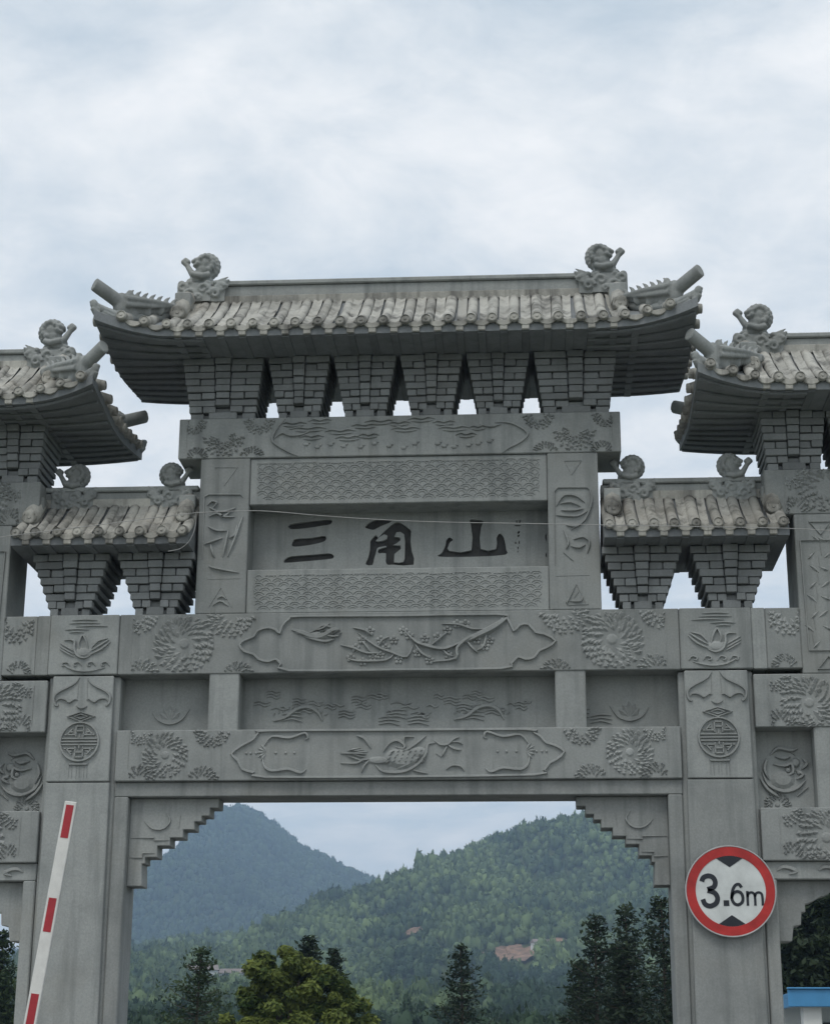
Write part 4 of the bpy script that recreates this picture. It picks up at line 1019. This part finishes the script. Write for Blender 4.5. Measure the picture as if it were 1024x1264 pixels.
# ================================================================== barrier with its arm raised
bar = empty('barrier_gate', (-2.93, -1.5, .12))
tag(bar, 'red and white barrier arm raised in front of the left pillar', 'barrier')
A0 = Vector((-2.555, -1.5, 3.690)); A1 = Vector((-2.775, -1.5, 1.930))
d = (A1 - A0).normalized(); A2 = A0 + d * 2.75
ab = MB().box(-.051, .051, -.022, .022, -2.75, 0).mesh('barrier_arm', 'arm_white', bevel=.006)
arm = link('barrier_arm', ab, bar, A0 - Vector(bar.location), (0, math.atan2(-d.x, -d.z), 0))
strip = MB().box(-.032, .032, -.0245, -.0222, -.135, .135).mesh('red_patch', 'arm_red')
for k in range(3): link('red_patch', strip, arm, (0, 0, -.165 - .755 * k))
part('barrier_housing', MB().box(-.19, .15, .05, .36, 0, .98), 'housing', bar, .02)
part('housing_cap', MB().box(-.2, .16, .04, .37, .981, 1.02), 'housing', bar, .01)
part('pivot_hub', MB().tube([(0.03, -.05, .85), (.03, .06, .85)], .07, 16), 'sign_metal', bar, 0)

# ================================================================== cable strung across the front
cb = empty('overhead_cable', (-6.4, -.02, 0))
tag(cb, 'thin pale cable strung across the front below the main roof', 'cable')
def cab(pts, name, n=6, r_1=.0036):
    return MB().tube([Vector(p) - Vector(cb.location) for p in curve(pts, n)], r_1, 6).build(name, 'cable', cb, smooth=True)
cab([(-6.4, -.03, 5.94), (-5.0, -.5, 6.08), (-3.6, -.62, 6.238), (-2.7, -.65, 6.332), (-1.79, -.65, 6.436)], 'wire')
cab([(-1.79, -.65, 6.436), (-1.45, -.65, 6.445), (-1.136, -.65, 6.44), (-.6, -.65, 6.385), (-.026, -.65, 6.338), (.5, -.65, 6.31), (1.143, -.65, 6.289), (1.9, -.65, 6.263), (2.73, -.65, 6.235), (3.9, -.65, 6.18), (5.2, -.4, 6.08), (6.4, -.03, 5.96)], 'wire')
cab([(-1.79, -.65, 6.436), (-1.80, -.6, 6.33), (-1.84, -.6, 6.2), (-1.93, -.58, 6.12), (-2.05, -.56, 6.10)], 'wire_tail')

# ================================================================== blue roofed shed behind the right bay
sh = empty('roadside_shed', (6.9, 15.0, 0))
tag(sh, 'shed with blue metal roof edge and white posts behind the right side bay', 'shed')
part('roof_edge', MB().box(-1.62, 4.0, -1.05, -.98, 2.585, 2.86), 'blue_metal', sh, .01)
part('roof_edge_flange', MB().box(-1.63, 4.0, -1.09, -.979, 2.86, 2.885), 'blue_metal', sh, .006)
part('roof_sheet', MB().box(-1.6, 4.0, -.98, 3.5, 2.72, 2.80), 'blue_metal', sh, .006)
part('fascia', MB().box(-1.6, -1.53, -.979, 3.5, 2.585, 2.719), 'blue_metal', sh, .006)
for x in (-1.38, .6, 2.6): part('post', MB().box(x, x + .3, -.9, -.62, 0, 2.719), 'white_wall', sh, .01)
part('wall', MB().box(-1.4, 3.9, 1.2, 1.32, 0, 2.719), 'white_wall', sh, 0)
part('doorway', MB().box(-1.0, 1.6, 1.17, 1.199, .02, 2.4), 'window_dark', sh, 0)

# ================================================================== hills
_r = np.random.RandomState(5)
_W = [(_r.uniform(-1, 1, 2), _r.uniform(0, 6.28)) for _ in range(40)]
def fbm(x, y, wl, oct_=5, k0=0):
    z = 0.0 * x; a = 1.0
    for o in range(oct_):
        for j in range(3):
            d_, ph = _W[(k0 + o * 3 + j) % 40]
            d_ = d_ / np.hypot(*d_)
            z = z + a * np.sin((x * d_[0] + y * d_[1]) * 6.283 / wl + ph + 1.3 * np.sin((x * d_[1] - y * d_[0]) * 6.283 / (wl * 1.7) + ph * 2))
        wl *= .53; a *= .55
    return z / 3
def sst(t):
    t = np.clip(t, 0, 1); return t * t * (3 - 2 * t)
PRX = [-1400, -600, -400, -277, -215, -160, -119, -90, -64, -23, 10, 42, 100, 250, 500, 900, 1600]
PRZ = [0, 18, 48, 87, 101, 111, 126, 141, 157, 179, 188, 196, 208, 228, 222, 175, 120]
PLX = [-1800, -1100, -800, -575, -505, -468, -440, -420, -392, -325, -218, -100, 200, 900, 1800]
PLZ = [60, 75, 115, 180, 255, 308, 349, 361, 346, 295, 247, 220, 205, 225, 150]
def terrain(x, y):
    base = np.maximum(0, y - 130) * .040 - .6 + sst((y - 150) / 300) * fbm(x, y, 260, 4, 3) * 5
    hr = np.interp(x + fbm(y, x, 300, 2, 9) * 10, PRX, PRZ) * (sst((y - 560) / 960) * .93 + .07 * sst((y - 560) / 300)) * (1 - .35 * sst((y - 1560) / 900))
    hr = hr + fbm(x, y, 300, 5, 0) * 20 * sst((y - 500) / 300) * (1 - .9 * sst((y - 1100) / 350))
    hl = np.interp(x, PLX, PLZ) * (sst((y - 1350) / 1280)) * (1 - .3 * sst((y - 2650) / 700))
    hl = hl + fbm(x, y, 420, 5, 20) * 20 * sst((y - 1300) / 400) * (1 - .8 * sst((y - 2200) / 350))
    lo = 20 * np.exp(-((x + 190) / 120) ** 2 - ((y - 900) / 190) ** 2)
    return np.maximum(np.maximum(base + lo, hr), hl)
gx = np.concatenate([np.linspace(-2300, -700, 17)[:-1], np.linspace(-700, 560, 181), np.linspace(560, 2300, 18)[1:]])
gy = np.concatenate([np.linspace(110, 600, 50)[:-1], np.linspace(600, 2800, 190), np.linspace(2800, 3900, 14)[1:]])
GX, GY = np.meshgrid(gx, gy, indexing='ij')
GZ = terrain(GX, GY)
vs = np.stack([GX, GY, GZ], -1).reshape(-1, 3)
ny = len(gy); ii, jj = np.meshgrid(np.arange(len(gx) - 1), np.arange(ny - 1), indexing='ij')
a = (ii * ny + jj).ravel()
fs = np.stack([a, a + ny, a + ny + 1, a + 1], -1)
def np_mesh(name, vs, fs, mat, tint=None, smooth=False):
    me = bpy.data.meshes.new(name); k = fs.shape[1]
    me.vertices.add(len(vs)); me.vertices.foreach_set('co', np.ascontiguousarray(vs, dtype=np.float32).ravel())
    me.loops.add(fs.size); me.loops.foreach_set('vertex_index', np.ascontiguousarray(fs, dtype=np.int32).ravel())
    me.polygons.add(len(fs)); me.polygons.foreach_set('loop_start', np.arange(0, fs.size, k, dtype=np.int32))
    if smooth: me.polygons.foreach_set('use_smooth', np.ones(len(fs), dtype=bool))
    if tint is not None:
        at_ = me.attributes.new('tint', 'FLOAT', 'POINT'); at_.data.foreach_set('value', np.ascontiguousarray(tint, dtype=np.float32))
    me.update(calc_edges=True); me.validate()
    me.materials.append(MAT[mat])
    return me
tag(link('hills', np_mesh('hills', vs, fs, 'grass_ground', smooth=True)), kind='structure')

# ---- forest on the hills: fuzzy crowns
rs = np.random.RandomState(8)
ICO = []
t = (1 + 5 ** .5) / 2
iv = np.array([(-1, t, 0), (1, t, 0), (-1, -t, 0), (1, -t, 0), (0, -1, t), (0, 1, t), (0, -1, -t), (0, 1, -t), (t, 0, -1), (t, 0, 1), (-t, 0, -1), (-t, 0, 1)], float); iv /= np.linalg.norm(iv[0])
jf = np.array([(0, 11, 5), (0, 5, 1), (0, 1, 7), (0, 7, 10), (0, 10, 11), (1, 5, 9), (5, 11, 4), (11, 10, 2), (10, 7, 6), (7, 1, 8), (3, 9, 4), (3, 4, 2), (3, 2, 6), (3, 6, 8), (3, 8, 9), (4, 9, 5), (2, 4, 11), (6, 2, 10), (8, 6, 7), (9, 8, 1)])
def crown_template(nleaf, kind):
    v = iv * (.72 + .25 * rs.rand(12, 1)); f = [jf]; vs_ = [v * (1, 1, 1.05)]; o = 12
    if nleaf:
        p = rs.randn(nleaf, 3); p /= np.linalg.norm(p, axis=1)[:, None]
        p[:, 2] = np.abs(p[:, 2]) * 1.1 - .35
        p *= (.72 + .42 * rs.rand(nleaf, 1))
        if kind: 
            q = np.clip((p[:, 2:3] + 1) / 2, 0, 1); p[:, :2] *= (1.25 - q); p[:, 2:3] *= 1.25
        e1 = rs.randn(nleaf, 3); e2 = rs.randn(nleaf, 3); e2[:, 2] += 1.2
        e1 /= np.linalg.norm(e1, axis=1)[:, None]; e2 /= np.linalg.norm(e2, axis=1)[:, None]
        sz = (.17 + .12 * rs.rand(nleaf, 1)) * min(1, (60 / nleaf) ** .5)
        tri = np.stack([p - e1 * sz, p + e1 * sz, p + e2 * sz * 2.0], 1).reshape(-1, 3)
        vs_.append(tri); f.append(o + np.arange(nleaf * 3).reshape(-1, 3))
    return np.concatenate(vs_), np.concatenate(f)
def in_soil(x, y):
    r_1 = np.zeros_like(x, bool)
    for cx, cy, a_, b_ in SOIL: r_1 |= ((x - cx) / (a_ * 1.06)) ** 2 + ((y - cy + b_ * .35) / (b_ * 1.35)) ** 2 < 1
    return r_1
SOIL = [(-10.0, 852.0, 13.0, 22.0), (14.0, 862.0, 7.0, 10.0), (-58.0, 888.0, 5.0, 9.0)]
def scatter(y0, y1, sp, jit=.5):
    pts = []
    y = y0
    while y < y1:
        s_ = sp(y) if callable(sp) else sp
        x = np.arange(-.0657 * y - .31 * y - 12, -.0657 * y + .29 * y + 12, s_)
        pts.append(np.stack([x + rs.uniform(-jit, jit, len(x)) * s_, y + rs.uniform(-jit, jit, len(x)) * s_], -1)); y += s_
    return np.concatenate(pts)
az = np.linspace(-.40, .27, 260); yy_ = np.linspace(60, 3400, 700)
AZ, YY = np.meshgrid(az, yy_, indexing='ij')
ELV = (terrain(AZ * YY, YY) - 1.6 + 3) / (YY + 16)
CUM = np.maximum.accumulate(ELV, axis=1)
def visible(p, zt):
    i = np.clip(((p[:, 0] / p[:, 1] - az[0]) / (az[1] - az[0])).round().astype(int), 0, len(az) - 1)
    j = np.clip(((p[:, 1] - 40 - yy_[0]) / (yy_[1] - yy_[0])).astype(int), 0, len(yy_) - 1)
    return (zt - 1.6) / (p[:, 1] + 16) > CUM[i, j] - .0012
def forest(name, label, y0, y1, sp, rad, hfac, mat, nleaf, tint_fn, keep=None):
    p = scatter(y0, y1, sp)
    z = terrain(p[:, 0], p[:, 1])
    r_1 = rad * (.62 + .75 * rs.rand(len(p)) ** 1.5)
    ok = visible(p, z + r_1 * 2.2) & ~in_soil(p[:, 0], p[:, 1])
    if keep is not None: ok &= keep(p[:, 0], p[:, 1], z)
    p, z, r_1 = p[ok], z[ok], r_1[ok]
    T = [crown_template(nleaf, k % 2) for k in range(7)]
    V, F, TI = [], [], []; o = 0
    which = rs.randint(0, 7, len(p))
    for k in range(7):
        s_ = np.where(which == k)[0]
        if not len(s_): continue
        tv, tf = T[k]; n = len(s_)
        th = rs.uniform(0, 6.28, n); c_, sn = np.cos(th), np.sin(th)
        hz = hfac * rs.uniform(.8, 1.5, n)
        X = (tv[None, :, 0] * c_[:, None] - tv[None, :, 1] * sn[:, None]) * r_1[s_][:, None] + p[s_][:, 0:1]
        Y = (tv[None, :, 0] * sn[:, None] + tv[None, :, 1] * c_[:, None]) * r_1[s_][:, None] + p[s_][:, 1:2]
        Z = (tv[None, :, 2] * hz[:, None] + hz[:, None] * .75) * r_1[s_][:, None] + z[s_][:, None]
        V.append(np.stack([X, Y, Z], -1).reshape(-1, 3))
        F.append((tf[None] + (np.arange(n) * len(tv))[:, None, None] + o).reshape(-1, 3)); o += n * len(tv)
        ti = tint_fn(p[s_][:, 0], p[s_][:, 1], n)
        TI.append((ti[:, None] + rs.uniform(-.12, .12, (n, len(tv)))).clip(0, 1).ravel())
    me = np_mesh(name, np.concatenate(V), np.concatenate(F), mat, np.concatenate(TI))
    o_ = link(name, me); tag(o_, label, 'forest', kind='stuff')
    print(name, len(p), 'crowns', len(me.polygons))
    return o_
def tn(x, y, n): return np.clip(.50 + .38 * fbm(x, y, 150, 3, 7) + .18 * fbm(x, y, 38, 2, 12) + rs.uniform(-.22, .3, n), 0, 1)
def tn2(x, y, n): return np.clip(tn(x, y, n) - .34 * sst((x / y + .105) / .05), 0, 1)
is_l = lambda x, y, z: (np.interp(x, PLX, PLZ) * sst((y - 1350) / 1280) > np.interp(x, PRX, PRZ) * .9) & (y > 1500)
forest('valley_trees', 'dark trees filling the valley beyond the road', 120, 420, lambda y: 3.6 + y * .002, 2.0, 1.05, 'forest_dark', 420, tn)
forest('foothill_forest', 'green woods on the low slopes below the right hill', 420, 800, lambda y: 3.9 + y * .0008, 2.7, 1.2, 'forest_green', 170, tn2)
forest('hill_forest', 'green forest covering the right hill', 800, 1750, lambda y: 3.9 + y * .0008, 3.1, 1.25, 'forest_green', 46, tn)
forest('mountain_forest', 'dark blue-green forest covering the left peak', 1750, 2800, 6.4, 4.6, 1.15, 'forest_dark', 14, tn)
for k, (cx, cy, a_, b_) in enumerate(SOIL):
    n = 26; pts = [(0.0, 0.0)] + [(q * math.cos(2 * math.pi * i / n) * (1 + .22 * math.sin(3 * i + k)), q * math.sin(2 * math.pi * i / n) * (1 + .16 * math.cos(2.3 * i))) for q in (.5, 1.0) for i in range(n)]
    P = np.array(pts); X = cx + P[:, 0] * a_; Y = cy + P[:, 1] * b_; Z = terrain(X, Y) + 2.0
    f_ = [(0, 1 + i, 1 + (i + 1) % n) for i in range(n)] + [(1 + i, 1 + n + i, 1 + n + (i + 1) % n, 1 + (i + 1) % n) for i in range(n)]
    tag(MB().add(np.stack([X, Y, Z], -1).tolist(), f_).build('bare_earth', 'soil'), kind='structure')
def house(x, y, wd, dp, h, label, rot=0):
    z = float(terrain(np.array([x]), np.array([y]))[0])
    o = empty('farmhouse', (x, y, z)); o.rotation_euler = (0, 0, rot); tag(o, label, 'house', 'houses below the far hills')
    part('wall', B(-wd / 2, wd / 2, -dp / 2, dp / 2, -1.5, h), 'white_wall', o, 0)
    MB().add([(-wd * .55, -dp * .62, h), (wd * .55, -dp * .62, h), (wd * .55, dp * .62, h), (-wd * .55, dp * .62, h), (-wd * .5, 0, h + dp * .3), (wd * .5, 0, h + dp * .3)], [(0, 1, 5, 4), (2, 3, 4, 5), (0, 4, 3), (1, 2, 5), (0, 3, 2, 1)]).build('roof', 'roof_tile_red', o)
    for k in (-.3, 0, .3): part('window', B(wd * k - .5, wd * k + .5, -dp / 2 - .06, -dp / 2 + .02, h * .45, h * .78), 'window_dark', o, 0)
house(-139, 757, 13, 8, 7.5, 'leftmost pale farmhouse at the foot of the left peak', .15)
house(-128, 766, 10, 7, 6.5, 'middle pale farmhouse at the foot of the left peak', -.1)
house(-119, 775, 9, 7, 6, 'rightmost pale farmhouse at the foot of the left peak', .1)
house(5, 858, 9, 6, 3.5, 'low pale farmhouse beside the bare earth on the right hill', .3)

# ================================================================== trees behind the gateway
def leaves(name, ctr, nrm, size, mat, tint, parent):
    n = len(ctr)
    e1 = rs.randn(n, 3); e1 /= np.linalg.norm(e1, axis=1)[:, None]
    nn_ = nrm + rs.randn(n, 3) * .6; nn_ /= np.linalg.norm(nn_, axis=1)[:, None]
    e1 = e1 - nn_ * (e1 * nn_).sum(1)[:, None]; e1 /= np.linalg.norm(e1, axis=1)[:, None] + 1e-9
    e2 = np.cross(nn_, e1)
    s_ = size * (.6 + .8 * rs.rand(n, 1))
    v = np.stack([ctr - e1 * s_, ctr - e2 * s_ * .42, ctr + e1 * s_, ctr + e2 * s_ * .42], 1).reshape(-1, 3)
    f = np.arange(n * 4).reshape(-1, 4)
    return link(name, np_mesh(name, v, f, mat, np.repeat(np.clip(tint, 0, 1), 4)), parent)
def conifer(x, y, h, r_1, label, mat='leaf_dark', nb=120, lpb=55, size=.11, base=.12, seed=1, dense=1.0, group=None):
    q = np.random.RandomState(seed)
    o = empty('conifer_tree', (x, y, 0)); tag(o, label, 'tree', group)
    lean = q.uniform(-.02, .02, 2) * h
    tp = [(lean[0] * t_ ** 2, lean[1] * t_ ** 2, h * t_) for t_ in np.linspace(0, .98, 7)]
    MB().tube(tp, [h * .016 * (1 - .9 * t_) + .012 for t_ in np.linspace(0, 1, 7)], 8).build('trunk', 'bark', o, smooth=True)
    lim = MB(); C_, N_, T_ = [], [], []
    for b in range(nb):
        t_ = base + (1 - base) * (b + q.rand()) / nb
        L_ = r_1 * (1 - t_) ** .75 * q.uniform(.35, 1.3) + .12
        an = b * 2.399 + q.uniform(-.4, .4)
        z0 = h * t_; rise = q.uniform(-.15, .30)
        pts = []
        for s_ in np.linspace(0, 1, 5):
            pts.append((lean[0] * t_ ** 2 + L_ * s_ * math.cos(an), lean[1] * t_ ** 2 + L_ * s_ * math.sin(an), z0 + L_ * (rise * s_ - .25 * s_ * (1 - s_) + .22 * s_ ** 3)))
        lim.tube(pts, [.022 * (1 - t_ * .6), .018, .014, .010, .006], 4)
        nl = int(lpb * (L_ / r_1 + .35) * dense)
        s_ = q.uniform(.15, 1.05, nl) ** .8
        P = np.stack([np.interp(s_, np.linspace(0, 1, 5), [p[k] for p in pts]) for k in range(3)], -1)
        wd = .10 + .16 * L_ * (1 - s_ * .6)
        P += q.randn(nl, 3) * wd[:, None] * np.array([1, 1, .42])
        C_.append(P); N_.append(np.tile([0, 0, 1.0], (nl, 1))); T_.append(q.rand() * .45 + .45 * q.rand(nl) * s_)
    lim.build('limbs', 'bark', o)
    leaves('crown', np.concatenate(C_), np.concatenate(N_), size, mat, np.concatenate(T_), o)
    return o
def broadleaf(x, y, lobes, label, mat='leaf_yellow', size=.085, dens=520, seed=3):
    q = np.random.RandomState(seed)
    o = empty('broadleaf_tree', (x, y, 0)); tag(o, label, 'tree')
    top_ = max(l[2] for l in lobes)
    MB().tube([(0, 0, 0), (.05, .02, .8), (.0, .05, 1.7), (.1, 0, top_ * .85)], [.2, .15, .12, .04], 9).build('trunk', 'bark', o, smooth=True)
    lim = MB(); C_, N_, T_ = [], [], []
    for (a_, b_, c_, rr_) in lobes:
        lim.tube([(0, 0, 1.2), (a_ * .5, b_ * .5, 1.2 + (c_ - 1.2) * .6), (a_, b_, c_)], [.07, .05, .02], 5)
        for k in range(15):
            d_ = q.randn(3); d_ /= np.linalg.norm(d_); d_[2] = d_[2] * .8 + .15
            cc = np.array([a_, b_, c_]) + d_ * rr_ * q.uniform(.55, .98); cr = rr_ * q.uniform(.22, .42)
            n = int(dens * cr * 2.2); p = q.randn(n, 3); p /= np.linalg.norm(p, axis=1)[:, None]
            C_.append(cc + p * cr * q.uniform(.55, 1.1, (n, 1)) * [1, 1, .75]); N_.append(p + [0, 0, .7]); T_.append(np.clip(q.uniform(.1, .75) + q.uniform(-.3, .3, n), 0, 1))
    lim.build('limbs', 'bark', o)
    leaves('crown', np.concatenate(C_), np.concatenate(N_), size, mat, np.concatenate(T_), o)
    return o
TR = [(-10.016, 5.443)][0]; conifer(TR[0], 45, TR[1], 2.0, 'loose dark pine standing left of the yellow-green tree', 'leaf_mid', 62, 70, .085, .3, 4)
TR = [(-5.741, 4.729)][0]
broadleaf(TR[0], 34, [(0, 0, TR[1] - .6, .85), (.6, -.3, TR[1] - .85, .8), (-.5, .2, TR[1] - 1.3, .8), (1.25, 0, TR[1] - 1.4, .85), (1.85, .1, TR[1] - 1.9, .75), (-.95, -.2, TR[1] - 2.1, .7), (.4, -.5, TR[1] - 1.9, 1.0), (1.3, -.3, TR[1] - 2.4, .95), (-.3, -.3, TR[1] - 2.7, 1.0), (2.35, 0, TR[1] - 2.45, .65), (2.0, -.2, TR[1] - 2.9, .8)], 'rounded yellow-green broadleaf tree seen through the main opening')
TR = [(-7.001, 6.132)][0]; conifer(TR[0], 50, TR[1], 1.3, 'dark conifer top rising behind the yellow-green tree', 'leaf_dark', 90, 60, .11, .12, 6)
TR = [(-6.331, 5.982)][0]; conifer(TR[0], 54, TR[1], .9, 'slim dark conifer top at the yellow-green tree right shoulder', 'leaf_dark', 70, 55, .11, .12, 16)
TR = [(-1.706, 6.491)][0]; conifer(TR[0], 60, TR[1], 1.8, 'slender dark conifer standing alone in the middle of the opening', 'leaf_dark', 85, 60, .10, .08, 7)
for i, (p, Y, r_1, lb) in enumerate((([(3.320, 6.688)][0], 47, 1.9, 'dark conifer at the left edge of the clump by the right pillar'), ([(4.756, 7.444)][0], 52, 1.9, 'tall dark conifer in the middle of the clump by the right pillar'), ([(5.484, 7.016)][0], 44, 2.0, 'tallest dark conifer of the clump, touching the right pillar'), ([(3.973, 5.343)][0], 41, 1.3, 'short dark conifer in front of the clump by the right pillar'), ([(2.912, 5.618)][0], 56, 1.2, 'lowest dark conifer at the clump left foot'), ([(5.653, 5.638)][0], 40, 1.4, 'dark conifer mostly hidden by the right pillar'))):
    conifer(p[0], Y, p[1], r_1, lb, 'leaf_dark', 75, 62, .10, .06, 20 + i, 1.1, 'conifer clump beside the right pillar')
for i, (p, Y, r_1, lb) in enumerate((([(8.646, 5.493)][0], 38, 1.6, 'dark tree beside the sign pillar in the right bay'), ([(10.101, 7.408)][0], 42, 1.9, 'tall dark tree above the blue shed roof'), ([(10.691, 7.449)][0], 40, 1.9, 'dark tree at the right picture edge'), ([(9.413, 5.194)][0], 37, 1.6, 'low dark tree just behind the blue shed roof'))):
    conifer(p[0], Y, p[1], r_1, lb, 'leaf_dark', 120, 95, .13, .05, 40 + i, 1.4, 'trees in the right bay')
for i, (p, Y, r_1, lb) in enumerate((([(-20.943, 5.259)][0], 60, 1.6, 'dark tree in the left bay beside the barrier'), ([(-22.363, 7.375)][0], 64, 2.0, 'dark tree at the left picture edge'))):
    conifer(p[0], Y, p[1], r_1, lb, 'leaf_mid', 90, 60, .13, .05, 60 + i, 1.1, 'trees in the left bay')

# ================================================================== haze
hz = MB().box(-2390, 2390, -135, 3950, -1.5, 430)
m, t, b = new_mat('haze')
t.nodes.remove(b)
pv = N(t, 'ShaderNodeVolumePrincipled')
pv.inputs['Color'].default_value = (0.54, 0.73, 1.0, 1)
pv.inputs['Density'].default_value = 0.00027
pv.inputs['Anisotropy'].default_value = 0.1
t.links.new(pv.outputs[0], t.nodes['Material Output'].inputs['Volume'])
tag(hz.build('haze', 'haze'), 'thin grey-blue haze lying between the gateway and the hills', 'haze', kind='stuff')
